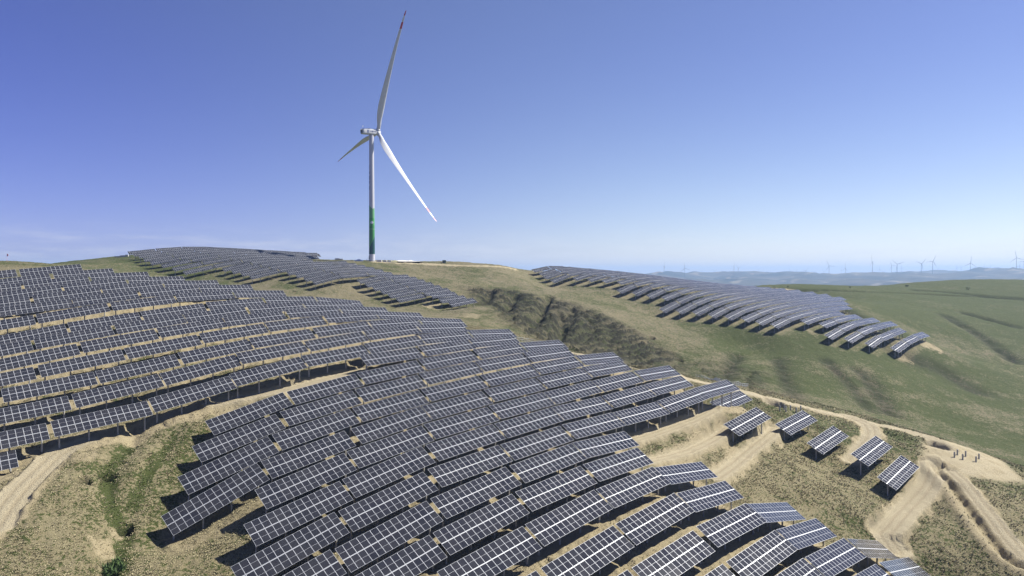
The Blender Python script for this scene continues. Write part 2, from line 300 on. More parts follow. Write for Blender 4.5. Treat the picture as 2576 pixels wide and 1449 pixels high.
# coarse height grid, 4 m, then cubic interpolation
GX0,GY0,GS=-520.,-80.,4.
GNX,GNY=321,261
_gx,_gy=np.meshgrid(GX0+GS*np.arange(GNX),GY0+GS*np.arange(GNY))
GZ=tps_eval(TPSM,_gx,_gy)
def base_h(x,y):
    x=np.asarray(x,float);y=np.asarray(y,float)
    i=np.clip((x-GX0)/GS,1,GNX-3.001);j=np.clip((y-GY0)/GS,1,GNY-3.001)
    i0=i.astype(int);j0=j.astype(int);a=i-i0;b=j-j0
    def wt(t): return (-.5*t+t*t-.5*t**3,1-2.5*t*t+1.5*t**3,.5*t+2*t*t-1.5*t**3,-.5*t*t+.5*t**3)
    wa,wb=wt(a),wt(b);o=0
    for q in range(4):
        for p_ in range(4): o=o+wb[q]*wa[p_]*GZ[j0+q-1,i0+p_-1]
    return o
def hit(px,py,h=0.,d0=60.,d1=900.,fn=None):
    fn=fn or base_h
    r=ray(px,py);d=np.linspace(d0,d1,1700);zz=d*r[2]-fn(d*r[0],d*r[1])-h
    k=np.nonzero(zz<0)[0]
    if len(k)==0: return None
    k=max(k[0],1);t=zz[k-1]/(zz[k-1]-zz[k]);dd=d[k-1]+t*(d[k]-d[k-1])
    return r*dd
tables=[]   # dict: c(center), s, field, row, i
def slope_at(x,y,l=6.):
    return np.arctan2(base_h(x+HV[0]*l,y+HV[1]*l)-base_h(x-HV[0]*l,y-HV[1]*l),2*l)
def add(c,s,fld,row,i): tables.append(dict(c=np.array(c),s=float(s),f=fld,row=row,i=i))
for (k,i),(c,s,sd,ok,t) in raw.items():
    if k[0]!='1': continue
    add(c,s,'1',k[1:],i)
def march(c0,s0,fld,row,nmax,stop):
    st=np.array(c0)
    for i in range(nmax):
        xy=st[:2]+HV*STEP*.985*i
        s=s0 if i==0 else slope_at(*xy,8.)
        c=np.array([xy[0],xy[1],base_h(*xy)+TH]) if i else st;u,v,_=axes(AZ,s,TILT)
        e=proj(c+u*L/2+v*W/2)
        if i and stop(e): break
        add(c,s,fld,row,i)
bx2=np.array([(1252,1031),(1306,1039),(1347,1044.5),(1417,1056),(1451,1061),(1487,1068),(1521,1075),(1555,1083),(1593,1092),(1630,1103),(1658,1111),(1687,1121),(1718,1133),(1748,1142),(1782,1154),(1815,1166),(1852,1180),(1890,1192)])
nrow=0
def lead(nm,k):
    c,s=raw[nm+'t%d'%k,0][:2];return c,s
for k in LEAD['2']:
    g,s=lead('2',k)
    march(g,s,'2','F2_%02d'%k,12,lambda e:e[0]>np.interp(e[1],bx2[:,1],bx2[:,0])+45 or e[0]>1925)
n3=dict(zip(range(27),[4,4,4,4,5,6,6,6,6,6,7,7,7,8,8,8,8,8,8,7,6,3,3,4,4,3,3]))
for k in LEAD['3']:
    g,s=lead('3',k);march(g,s,'3','F3_%02d'%k,n3[k],lambda e:False)
# ---------------------------------------------------------------- ground shape
def vnoise(x,y,seed=0):
    xi=np.floor(x).astype(np.int64);yi=np.floor(y).astype(np.int64);a=x-xi;b=y-yi
    a=a*a*a*(a*(a*6-15)+10);b=b*b*b*(b*(b*6-15)+10)
    def h(i,j):
        n=(i*374761393+j*668265263+seed*1274126177)&0xffffffff
        n=((n^(n>>13))*1274126177)&0xffffffff
        return ((n^(n>>16))&0xffff)/65535.
    return (h(xi,yi)*(1-a)+h(xi+1,yi)*a)*(1-b)+(h(xi,yi+1)*(1-a)+h(xi+1,yi+1)*a)*b
def fbm(x,y,oct=4,seed=0,g=.5):
    o=0;am=1;t=0
    for k in range(oct):
        o=o+am*vnoise(x*2**k+17.3*k,y*2**k-9.1*k,seed+k);t+=am;am*=g
    return o/t-.5
def S(t): t=np.clip(t,0,1);return t*t*(3-2*t)
def to_world(pts):
    o=[]
    for p in pts:
        q=hit(*p)
        if q is not None: o.append(q[:2])
    return np.array(o)
def densify(p,step=3.):
    # Catmull-Rom through the points
    o=[]
    q=np.vstack([2*p[0]-p[1],p,2*p[-1]-p[-2]])
    for i in range(1,len(q)-2):
        n=max(1,int(np.linalg.norm(q[i+1]-q[i])/step))
        for k in range(n):
            t=k/n;a,b,c,d=q[i-1:i+3]
            o.append(.5*((2*b)+(-a+c)*t+(2*a-5*b+4*c-d)*t*t+(-a+3*b-3*c+d)*t**3))
    o.append(p[-1]);return np.array(o)
class Line:
    def __init__(s,pix,width,name=None,world=None):
        s.p=densify(to_world(pix) if world is None else np.array(world,float));s.w=width;s.name=name
        z=base_h(s.p[:,0],s.p[:,1])
        for _ in range(4): z=np.r_[z[0],(z[:-2]+2*z[1:-1]+z[2:])/4,z[-1]]
        s.z=z
    def dist(s,x,y,reach):
        d=np.full(x.shape,1e9);zz=np.zeros(x.shape);sg=np.zeros(x.shape);al=np.zeros(x.shape);acc=0.
        for i in range(len(s.p)-1):
            a,b=s.p[i],s.p[i+1];e=b-a;l2=e@e
            k=(x>min(a[0],b[0])-reach)&(x<max(a[0],b[0])+reach)&(y>min(a[1],b[1])-reach)&(y<max(a[1],b[1])+reach)
            if k.any():
                dx=x[k]-a[0];dy=y[k]-a[1];t=np.clip((dx*e[0]+dy*e[1])/l2,0,1)
                dd=np.hypot(dx-t*e[0],dy-t*e[1]);m=dd<d[k];ix=np.nonzero(k)
                ix=tuple(q[m] for q in ix)
                d[ix]=dd[m];zz[ix]=s.z[i]+t[m]*(s.z[i+1]-s.z[i]);sg[ix]=np.sign(e[0]*dy-e[1]*dx)[m];al[ix]=acc+t[m]*math.sqrt(l2)
            acc+=math.sqrt(l2)
        return d,zz,sg,al
E4=lambda *q:[P('e4',*t) for t in q]
E3=lambda *q:[P('e3',*t) for t in q]
E1=lambda *q:[P('e1',*t) for t in q]
ROADS=[
 Line([(2270,1410),(2400,1441),(2560,1477),(2700,1505),(2850,1537),(3000,1573),(3100,1598),(3250,1636),(3380,1666),(3500,1696),(3620,1722),(3700,1746),(3790,1785)],4.2,'dirt_road'),
 Line(E4((560,290),(650,325),(720,360),(745,405),(740,450),(690,510),(640,570),(610,620)),4.,'dirt_road'),
 Line(E4((1180,655),(1188,720),(1130,830),(1060,910),(980,990),(900,1075),(840,1140),(880,1200),(930,1275)),5.,'dirt_road'),
 Line(E4((1330,700),(1420,790),(1500,885),(1600,1010),(1700,1135),(1780,1235),(1860,1320)),2.6,'dirt_track'),
 Line(E3((880,468),(1000,437),(1150,385),(1300,335),(1460,250)),3.2,'dirt_track'),
 Line(E3((980,620),(1150,588),(1300,540),(1450,465),(1560,380)),3.2,'dirt_track'),
 Line(E3((1470,735),(1580,665),(1700,565),(1845,440),(1900,385)),3.4,'dirt_track'),
 Line(E1((-60,1110),(0,1010),(130,840),(260,715),(390,590),(480,530),(600,480)),4.4,'dirt_road'),
 Line([(860,1612),(1020,1585),(1170,1552),(1320,1515),(1440,1480)],4.,'dirt_road'),
 Line([(1500,1047),(1700,1056),(1900,1064),(2050,1074)],5.,'dirt_road'),
 Line([(2990,1153),(3050,1155),(3110,1157),(3170,1158)],4.,'dirt_track'),
]
GUL=[ # polyline, half width, depth, darkness
 (Line([(2195,1185),(2165,1240),(2125,1300)],0),2.6,4.5),(Line([(2245,1250),(2238,1330),(2226,1372)],0),2.4,4.5),(Line([(2060,1180),(2010,1240)],0),2.8,3.5),(Line([(1965,1162),(1940,1205)],0),2.8,3.2),
 (Line([(2290,1235),(2262,1330)],0),2.8,3.2),(Line([(2390,1270),(2320,1370)],0),4.,2.),(Line([(2450,1300),(2440,1400)],0),3.,1.5),
 (Line([(3270,1185),(3340,1215),(3400,1245),(3470,1275),(3560,1330)],0),7.,2.5),(Line([(3780,1262),(3850,1300),(3900,1330),(3960,1370),(4060,1440)],0),5.,2.2),(Line([(3860,1252),(3950,1275),(4060,1305)],0),4.,2.),
 (Line([(3560,1390),(3700,1450),(3800,1500),(3900,1560)],0),8.,1.5),(Line([(3440,1480),(3500,1560),(3560,1650)],0),5.,1.5),(Line([(2940,1420),(2900,1480),(2880,1520)],0),4.,2.),
 (Line([(3110,1440),(3150,1540),(3200,1600)],0),4.,1.2),(Line([(3300,1440),(3420,1560),(3480,1640)],0),4.,1.2),
 (Line([(560,1700),(500,1790),(440,1860),(430,1930),(450,2010),(490,2120),(480,2200),(460,2300)],0),2.2,1.1),
 (Line([(700,1720),(660,1790),(600,1880),(560,1960),(520,2020)],0),1.6,.5),
]
GUL+=[(Line([(3160,1158),(3250,1161),(3450,1166),(3650,1173),(3850,1184),(4000,1192),(4096,1200)],0),2.6,2.4),(Line([(3660,1160),(3760,1166),(3860,1176),(3960,1186),(4080,1192)],0),4.,2.5)]  # pasture bank: its shadow line is painted dark through the gully mask
PITS=[(2196,1192,2.6,2.5),(2607,1352,2.2,2.2),(2088,1188,2.2,1.6),(425,1884,1.6,2.2),(333,1922,1.4,1.8),(500,2100,1.4,1.8),(2715,1440,2.5,1.5),(2330,1255,2.,1.2),(3740,1775,4.,2.6),(3095,1608,4.,2.4)]
PITW=[(hit(a,b),r,d) for a,b,r,d in PITS]
BAREW=[(hit(a,b),r,am) for a,b,r,am in [(412,2178,3.,.7),(470,2115,1.3,.6),(1730,1222,7,.6),(1880,1262,9,.5),(1700,1205,4,.7),(3725,1385,9,.75),(3620,1425,6,.6),(2570,1375,3,.5),(3400,1330,6,.5),(3250,1330,5,.45),(330,1830,4,.6)] if hit(a,b) is not None]
ERO=to_world([(1850,1148),(2060,1160),(2300,1215),(2560,1335),(2720,1430),(2700,1500),(2400,1442),(2230,1392),(2050,1310),(1900,1205)])
ERO2=to_world([(2640,1440),(2900,1450),(3080,1500),(3050,1580),(2850,1520),(2650,1480)])
PAD=to_world(E4((1110,470),(1250,470),(1450,520),(1600,580),(1750,680),(1840,760),(1600,760),(1400,720),(1250,700),(1130,600)))
def poly_in(x,y,p,soft):
    ins=np.zeros(x.shape,bool);d=np.full(x.shape,1e9);n=len(p)
    k=(x>p[:,0].min()-soft)&(x<p[:,0].max()+soft)&(y>p[:,1].min()-soft)&(y<p[:,1].max()+soft)
    if not k.any(): return np.zeros(x.shape)
    X=x[k];Y=y[k];I=np.zeros(X.shape,bool);D=np.full(X.shape,1e9)
    for i in range(n):
        a,b=p[i],p[(i+1)%n];e=b-a
        c=((a[1]>Y)!=(b[1]>Y))&(X<(b[0]-a[0])*(Y-a[1])/(b[1]-a[1]+1e-12)+a[0]);I^=c
        t=np.clip(((X-a[0])*e[0]+(Y-a[1])*e[1])/(e@e),0,1);D=np.minimum(D,np.hypot(X-a[0]-t*e[0],Y-a[1]-t*e[1]))
    o=np.zeros(x.shape);o[k]=np.clip(.5+np.where(I,D,-D)/(2*soft),0,1);return o
def ground(x,y,full=False):
    x=np.atleast_1d(np.asarray(x,float));y=np.atleast_1d(np.asarray(y,float))
    z=base_h(x,y);z0=z.copy();dist=np.hypot(x,y)
    dirt=np.zeros(x.shape);dark=np.zeros(x.shape);road=np.full(x.shape,-1);straw=np.zeros(x.shape);gr=np.zeros(x.shape)
    # benches cut under the rows of tables
    bench=np.zeros(x.shape);bw=np.full(x.shape,9.)
    for t in tables:
        cx,cy=t['c'][:2];k=np.nonzero((abs(x-cx)<13)&(abs(y-cy)<13))
        if len(k[0])==0: continue
        dx=x[k]-cx;dy=y[k]-cy;p=dx*HV[0]+dy*HV[1];q=dx*NV[0]+dy*NV[1]
        e=S((9.6-abs(p))/2.2)
        am={'1':.95,'2':.22,'3':.42}[t['f']] if t['row'] not in 'ijklmn' else .2
        if t['f']=='1' and t['i']==0 and t['row'] in 'QRSTUVW': am=.55
        dm=e*S((5.4-abs(q+.3)+2.4*fbm(x[k]/3,y[k]/3,2,71))/2.4)*am
        straw[k]=np.maximum(straw[k],dm)
        if t['f']=='1':
            m=(abs(q)<bw[k])&(abs(p)<10.5);ix=tuple(r[m] for r in k)
            bw[ix]=abs(q[m]);bench[ix]=(-.3*q*np.clip(1-(abs(q)/3.7)**2,0,1)*e)[m]
    z=z+bench
    rz=np.zeros(x.shape)
    ruts=np.zeros(x.shape)
    for i,r in enumerate(ROADS):
        d,zz,sg,al=r.dist(x,y,r.w/2+6);h=r.w/2
        wob=.5*fbm(x/2.5,y/2.5,2,40+i)
        k=S((h+.95-d-wob)/.8)
        z=np.where(d<1e8,z*(1-k)+(zz+.12*(vnoise(x/2,y/2,3)-.5))*k,z)
        ruts=np.maximum(ruts,np.where(d<h,np.exp(-((d-.85)/.28)**2),0))
        z=z-np.where(d<h,.10*np.exp(-((d-.85)/.3)**2),0)
        dm=S((h+.9-d-wob*1.6)/.9);road=np.where((dm>.5)&(dm>dirt),i,road);dirt=np.maximum(dirt,dm)
        straw=np.maximum(straw,.95*S((h+1.7-d+3.5*fbm(x/3,y/3,3,60+i))/1.4))
        # windrow of loose earth on the downhill side
        z=z+np.where(d<1e8,.35*np.exp(-((d-h-.7)/.5)**2)*(vnoise(x/1.3,y/1.3,9)>.35)*vnoise(x/3,y/3,5),0)
    # trench beside the straight track
    d,zz,sg,al=ROADS[3].dist(x,y,12);t=np.where(d<1e8,d,99)
    z=z-1.5*np.exp(-(((t*-sg)-3.4)/1.2)**2)*(d<1e8)+.8*np.exp(-(((t*-sg)-6.)/1.6)**2)*(d<1e8)
    straw=np.maximum(straw,np.where(d<1e8,S((8.5-t)/2.5)*(sg<0)*.9,0))
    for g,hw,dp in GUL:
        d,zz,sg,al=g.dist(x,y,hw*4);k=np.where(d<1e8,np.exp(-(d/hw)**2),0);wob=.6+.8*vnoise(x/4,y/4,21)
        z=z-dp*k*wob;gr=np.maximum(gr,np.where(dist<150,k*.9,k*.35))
        if hw>=2.5: dark=np.maximum(dark,k*.6)  # shade of wide gullies and banks put into the colour
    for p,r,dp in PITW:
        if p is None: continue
        d=np.hypot(x-p[0],y-p[1]);k=S((r-d+.5*fbm(x,y,2,77))/(r*.45));z=z-dp*k;dark=np.maximum(dark,k*.8)  # pits are dug and their inner shade painted into the colour
    e1=poly_in(x,y,ERO,7.);e2=poly_in(x,y,ERO2,6.)
    er=np.maximum(S(e1),.55*S(e2))
    if er.max()>0:
        ph=z0/1.7+1.1*fbm(x/14,y/14,3,31)+.35*fbm(x/3.,y/3.,2,33)
        sw=ph-np.floor(ph);dark=np.maximum(dark,er*np.where(sw>.55,1.,.55));z=z+er*(1.3*(sw**3)-.3)+er*1.5*fbm(x/2.6,y/2.6,3,35)+er*5.*(np.abs(fbm(x/11,y/11,2,36))-.12)  # eroded slope: dark soil with its shade painted in, stepped relief
    pd=S(poly_in(x,y,PAD,2.5));straw=np.maximum(straw,pd);dirt=np.maximum(dirt,.8*pd*S(.5+2*fbm(x/3,y/3,3,51)+.3))
    for p,r,am in BAREW:
        d=np.hypot(x-p[0],y-p[1]);straw=np.maximum(straw,am*S((r-d+r*1.2*fbm(x/2.2,y/2.2,3,81))/(r*.5)))
    rough=(1-.8*dirt)
    z=z+np.clip(straw,0,1)*(1-dirt)*.5*fbm(x/1.3,y/1.3,3,83)
    z=z+rough*(.9*fbm(x/22,y/22,3,1)*S((dist-60)/60)+.42*fbm(x/2.4,y/2.4,2,2)+.30*fbm(x/.8,y/.8,2,4))
    if not full: return z
    # where it is greener
    g=S(.5+1.9*fbm(x/30,y/30,3,11)+1.2*fbm(x/8,y/8,2,12))
    az=np.degrees(np.arctan2(x,y))
    right=S((x-40-.02*y)/90)*S((dist-190)/40)
    far=S((dist-470)/70)
    left=S((-x-150)/40)*S((dist-300)/50)
    g=.30+.30*g+.10*right*g+.24*right+.28*far+.25*left
    g=g*(1-.25*S((210-dist)/30)*S((x-20)/30))
    g=np.maximum(g,gr)
    g=g*(1-.8*np.clip(straw,0,1))
    grey=S((dist-205)/70)*(1-.85*np.clip(straw,0,1))*(.75+.5*fbm(x/25,y/25,2,15))
    return z,dirt,np.clip(g,0,1),np.clip(dark,0,1),np.clip(straw,0,1),road,ruts,np.clip(grey,0,1)
# ---------------------------------------------------------------- ground material
def ground_mat(name):
    m=mat(name,(0.176,0.147,0.088),.95,0,.15);t,b,N,K=nodes(m)
    at=N('ShaderNodeAttribute',attribute_name='mask');sp=N('ShaderNodeSeparateColor');K(at.outputs['Color'],sp.inputs[0])
    a2=N('ShaderNodeAttribute',attribute_name='mask2');s2=N('ShaderNodeSeparateColor');K(a2.outputs['Color'],s2.inputs[0])
    geo=N('ShaderNodeNewGeometry')
    def noise(sc_,det,rough=.6,off=0):
        n=N('ShaderNodeTexNoise');n.inputs['Scale'].default_value=sc_;n.inputs['Detail'].default_value=det;n.inputs['Roughness'].default_value=rough
        if off:
            mp=N('ShaderNodeMapping');mp.inputs['Location'].default_value=(off,off*2,0);K(geo.outputs['Position'],mp.inputs[0]);K(mp.outputs[0],n.inputs[0])
        else: K(geo.outputs['Position'],n.inputs[0])
        return n.outputs[0]
    def rng(x,a,bb,c=0.,d=1.):
        r=N('ShaderNodeMapRange');K(x,r.inputs[0])
        for i,q in enumerate((a,bb,c,d)): r.inputs[i+1].default_value=q
        return r.outputs[0]
    def mix(fac,a,bb,bt='MIX'):
        x=N('ShaderNodeMix',data_type='RGBA',blend_type=bt)
        for sck,v in ((0,fac),(6,a),(7,bb)):
            if isinstance(v,(int,float)): x.inputs[sck].default_value=v
            elif isinstance(v,tuple): x.inputs[sck].default_value=(*v,1)
            else: K(v,x.inputs[sck])
        return x.outputs[2]
    def math_(op,a,bb):
        x=N('ShaderNodeMath',operation=op,use_clamp=True)
        for i,v in enumerate((a,bb)):
            if isinstance(v,(int,float)): x.inputs[i].default_value=v
            else: K(v,x.inputs[i])
        return x.outputs[0]
    n_tus=noise(2.0,5,.7);n_f=noise(6.5,3,.75,3.);n_m=noise(.16,4,.6,7.);n_l=noise(.035,3,.5,11.)
    straw=mix(rng(n_f,.3,.7),(0.118,0.101,0.052),(0.294,0.259,0.155))
    straw=mix(rng(n_m,.35,.7),straw,mix(.5,straw,(0.171,0.138,0.076)))
    straw=mix(math_('MULTIPLY',s2.outputs[2],.85),straw,mix(rng(n_f,.3,.7),(.085,.073,.044),(.20,.175,.115)))
    green=mix(rng(n_f,.3,.7),(0.024,0.034,0.009),(0.082,0.097,0.032))
    # tufts: green lies between the straw
    gt=math_('ADD',sp.outputs[1],rng(n_l,.3,.7,-.10,.10))
    gt=math_('ADD',gt,rng(n_m,.3,.7,-.16,.16));gt=math_('ADD',gt,rng(noise(.75,4,.7,21.),.3,.7,-.38,.38));gt=math_('ADD',gt,rng(n_tus,.3,.7,-.6,.6))
    gf=rng(gt,.42,.58)
    col=mix(gf,straw,green)
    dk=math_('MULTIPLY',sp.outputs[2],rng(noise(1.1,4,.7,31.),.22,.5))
    col=mix(dk,col,(.018,.018,.011))  # near-black tone for painted shade and dark eroded soil
    bare=mix(rng(n_f,.25,.75),(0.232,0.194,0.113),(0.355,0.303,0.188))
    bare=mix(rng(n_m,.4,.75),bare,(0.300,0.249,0.150))
    bf=rng(math_('ADD',s2.outputs[0],rng(n_tus,.3,.7,-.3,.3)),.42,.72)
    col=mix(bf,col,bare)
    road=mix(rng(n_f,.2,.8),(0.320,0.276,0.177),(0.409,0.355,0.239))
    road=mix(math_('MULTIPLY',s2.outputs[1],.55),road,(0.246,0.198,0.123))
    col=mix(sp.outputs[0],col,road)
    K(col,b.inputs['Base Color'])
    bm=N('ShaderNodeBump');bm.inputs['Strength'].default_value=1.;bm.inputs['Distance'].default_value=.5
    hh=math_('ADD',math_('MULTIPLY',n_tus,.6),math_('MULTIPLY',n_f,.35));K(hh,bm.inputs['Height']);K(bm.outputs[0],b.inputs['Normal'])
    return m
M_ground=ground_mat('dry_grass_and_soil')
# ---------------------------------------------------------------- ground mesh
ANG=np.radians(np.linspace(-52,52,960))
DEP=np.r_[np.linspace(6,62,16),np.geomspace(66,1050,700)]
A,D=np.meshgrid(ANG,DEP)
GXX=D*np.sin(A);GYY=D*np.cos(A)
gz,g_d,g_g,g_k,g_s,g_r,g_u,g_y=ground(GXX.ravel(),GYY.ravel(),True)
nr,nc=A.shape
V=np.c_[GXX.ravel(),GYY.ravel(),gz]
idx=np.arange(nr*nc).reshape(nr,nc)
Q=np.stack([idx[:-1,:-1],idx[:-1,1:],idx[1:,1:],idx[1:,:-1]],-1).reshape(-1,4)[:,::-1]
def sheet(name,Q,kind='structure',label=None,cat=None,group=None):
    u,inv=np.unique(Q,return_inverse=True);q=inv.reshape(-1,4)
    m=bpy.data.meshes.new(name);m.vertices.add(len(u));m.vertices.foreach_set('co',V[u].ravel())
    m.loops.add(q.size);m.loops.foreach_set('vertex_index',q.ravel().astype(np.int32))
    m.polygons.add(len(q));m.polygons.foreach_set('loop_start',np.arange(0,q.size,4,dtype=np.int32))
    m.polygons.foreach_set('use_smooth',np.ones(len(q),bool))
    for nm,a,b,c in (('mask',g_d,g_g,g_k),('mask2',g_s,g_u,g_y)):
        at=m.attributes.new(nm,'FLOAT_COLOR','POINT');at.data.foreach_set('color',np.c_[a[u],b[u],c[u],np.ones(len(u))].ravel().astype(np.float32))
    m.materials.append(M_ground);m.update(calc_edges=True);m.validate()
    return ob(name,m,label=label,cat=cat,group=group,kind=kind)
qr=g_r[Q];qr=np.where((qr==qr[:,:1]).all(1),qr[:,0],-1)
sheet('hillside_ground',Q[qr<0],label='dry grassy hillside with green patches and bare soil under the solar tables',cat='ground')
RL=['pale dirt road along the spur edge behind the solar tables','short rutted dirt road curling in behind the lone solar tables','wide pale dirt road beside the lone solar table','straight narrow dirt track beside a dark trench',
 'upper bare terrace track below the bench of lone tables','middle bare terrace track with a broken bank','lower bare terrace track running up to the lone tables','rutted dirt road climbing to the lowest row over the grassy gully','strip of bare dirt road between two blocks of solar tables','ridge road passing the foot of the wind turbine','short pale track at the start of the far green pasture']
for i in range(len(ROADS)):
    k=qr==i
    if k.sum()>20: sheet(ROADS[i].name,Q[k],label=RL[i],cat='road')
def gz_at(x,y): return float(ground(np.array([x]),np.array([y]))[0])
# heights for many points at once
def gz_many(xy): xy=np.asarray(xy);return ground(xy[:,0],xy[:,1])
# ---------------------------------------------------------------- far valley and hills
def far_mat(name,a,b,c):
    m=mat(name,a,.95,0,.1);t,bs,N,K=nodes(m)
    g=N('ShaderNodeNewGeometry');n=N('ShaderNodeTexNoise');n.inputs['Scale'].default_value=.0022;n.inputs['Detail'].default_value=9;n.inputs['Roughness'].default_value=.65;K(g.outputs['Position'],n.inputs[0])
    r=N('ShaderNodeValToRGB');r.color_ramp.elements[0].position=.36;r.color_ramp.elements[0].color=(*a,1);r.color_ramp.elements[1].position=.64;r.color_ramp.elements[1].color=(*b,1)
    K(n.outputs[0],r.inputs[0])
    n2=N('ShaderNodeTexNoise');n2.inputs['Scale'].default_value=.006;n2.inputs['Detail'].default_value=6;K(g.outputs['Position'],n2.inputs[0])
    mr=N('ShaderNodeMapRange');mr.inputs[1].default_value=.58;mr.inputs[2].default_value=.66;K(n2.outputs[0],mr.inputs[0])
    x=N('ShaderNodeMix',data_type='RGBA');x.inputs[7].default_value=(*c,1);K(mr.outputs[0],x.inputs[0]);K(r.outputs[0],x.inputs[6]);K(x.outputs[2],bs.inputs['Base Color'])
    return m
M_far=far_mat('far_loess_slopes',(.02,.028,.02),(.10,.085,.055),(.20,.17,.12))
FT=[] # far turbines: hub pixel, depth
A4=lambda x,y:P('a4',x,y)
CR['a3']=(2048,950,.3975);CR['a4']=(3072,950,.3975)
for c,x,y,d in [('a3',1530,318,6300),('a3',1738,308,6300),('a3',2232,305,7000),('a3',2280,328,7600),('a4',378,335,8200),('a4',615,285,6600),('a4',780,310,6800),('a4',1050,318,5600),
  ('a4',1243,290,7200),('a4',1300,268,5600),('a4',1543,285,5500),('a4',1657,240,5700),('a4',2037,258,5500),('a4',2500,258,5200),
  ('a4',220,340,10500),('a4',282,338,10500),('a4',460,350,11500),('a4',737,322,10500),('a4',1125,332,10000),('a4',1345,305,10500),('a4',1903,298,10000),('a4',1945,300,10200),('a4',2080,297,10800),('a4',2175,290,10000),('a4',2235,300,10500),
  ('a4',2530,283,8000),('a3',1175,350,9500),('a3',2035,338,10500),('a3',1898,352,11500),('a3',2112,355,11500),('a3',2478,342,11000),('a4',157,352,11500),('a4',557,345,11500),('a4',1158,345,11500),('a4',1708,318,11000),('a4',2572,262,6800)]:
    q=ray(*P(c,x,y))*d;FT.append((q,d))
FTR=[(q,d) for q,d in FT]
# ridge control points: crest seen in the picture, and the feet of the turbines
rp=[]
for px,py,d in [(1500,1100,7000),(2000,1098,6800),(2300,1104,6500),(2600,1098,6200),(2690,1094,6100),(2760,1094,6100),(2860,1096,6300),(2950,1097,6500),(3030,1092,6200),(3090,1092,6200),(3140,1097,6400),(3220,1097,6600),(3320,1096,6700),(3400,1091,6800),(3500,1094,6900),(3560,1090,6500),(3640,1086,6000),(3700,1081,5800),(3760,1079,5700),(3800,1084,5800),(3900,1082,5700),(4000,1080,5600),(4096,1079,5500),(4400,1076,5500),(1000,1102,7000),(0,1105,7000),
  (2700,1140,4800),(2900,1142,4700),(3100,1143,4600),(3300,1135,4700),(3500,1125,4700),(3700,1118,4700),(3900,1116,4600),(4096,1114,4600),(2400,1140,4900)]:
    q=ray(px,py)*d;rp.append((q[0],q[1],q[2],6.))
for q,d in FT: rp.append((q[0],q[1],q[2]-92.,8.))
for a in np.radians(np.linspace(-60,60,25)):
    for d,z in ((1700,-150),(2600,-135),(3500,-115),(13500,-60),(17000,-200)): rp.append((d*np.sin(a),d*np.cos(a),z,25.))
rp=np.array(rp);rp[:,:2]/=40.;
FM=tps_fit(np.c_[rp[:,:2],rp[:,2],rp[:,3]])
ANGf=np.radians(np.linspace(-58,58,560));DEPf=np.geomspace(1300,17000,230)
Af,Df=np.meshgrid(ANGf,DEPf);xf=(Df*np.sin(Af)).ravel();yf=(Df*np.cos(Af)).ravel()
c2=np.meshgrid(np.linspace(-58,58,140),np.geomspace(1300,17000,80))
def far_base(x,y):return tps_eval(FM,x/40.,y/40.)
zf=far_base(xf,yf)
rid=np.abs(fbm(xf/900,yf/900,5,91))*2
amp=S((Df.ravel()-3600)/1500)*(1-.75*S((Df.ravel()-9000)/3000))
zf=zf+amp*.8*(-24-190*(rid-.22)*S(.5+1.5*fbm(xf/2600,yf/2600,2,95)+.3)+60*fbm(xf/420,yf/420,4,97)+150*(.18-np.abs(fbm(xf/700,yf/700,3,98)))+40*(.2-np.abs(fbm(xf/230,yf/230,2,99))))
nf,mf=Af.shape;idf=np.arange(nf*mf).reshape(nf,mf)
Qf=np.stack([idf[:-1,:-1],idf[:-1,1:],idf[1:,1:],idf[1:,:-1]],-1).reshape(-1,4)[:,::-1]
m=mesh('far_hills',np.c_[xf,yf,zf].tolist(),Qf.tolist(),M_far,None,True)
ob('far_hills',m,label='hazy blue line of eroded hills with wind turbines along the horizon',cat='hills',kind='structure')
# plain around and below everything, out to the horizon
mb=MB();n=48;rr=[0,1200,6000,40000];vv=[(0,0,-175)]
for r in rr[1:]:
    for j in range(n): vv.append((r*math.cos(2*math.pi*j/n),r*math.sin(2*math.pi*j/n),-175))
ff=[(0,1+j,1+(j+1)%n) for j in range(n)]
for k in range(2):
    for j in range(n): ff.append((1+k*n+j,1+(k+1)*n+j,1+(k+1)*n+(j+1)%n,1+k*n+(j+1)%n))
mb.add(vv,ff);ob('valley_plain',mb.mesh('valley_plain',M_far),label='low plain far below the hills',cat='plain',kind='structure')
def far_z(q):
    i=np.argmin((xf-q[0])**2+(yf-q[1])**2);return zf[i]
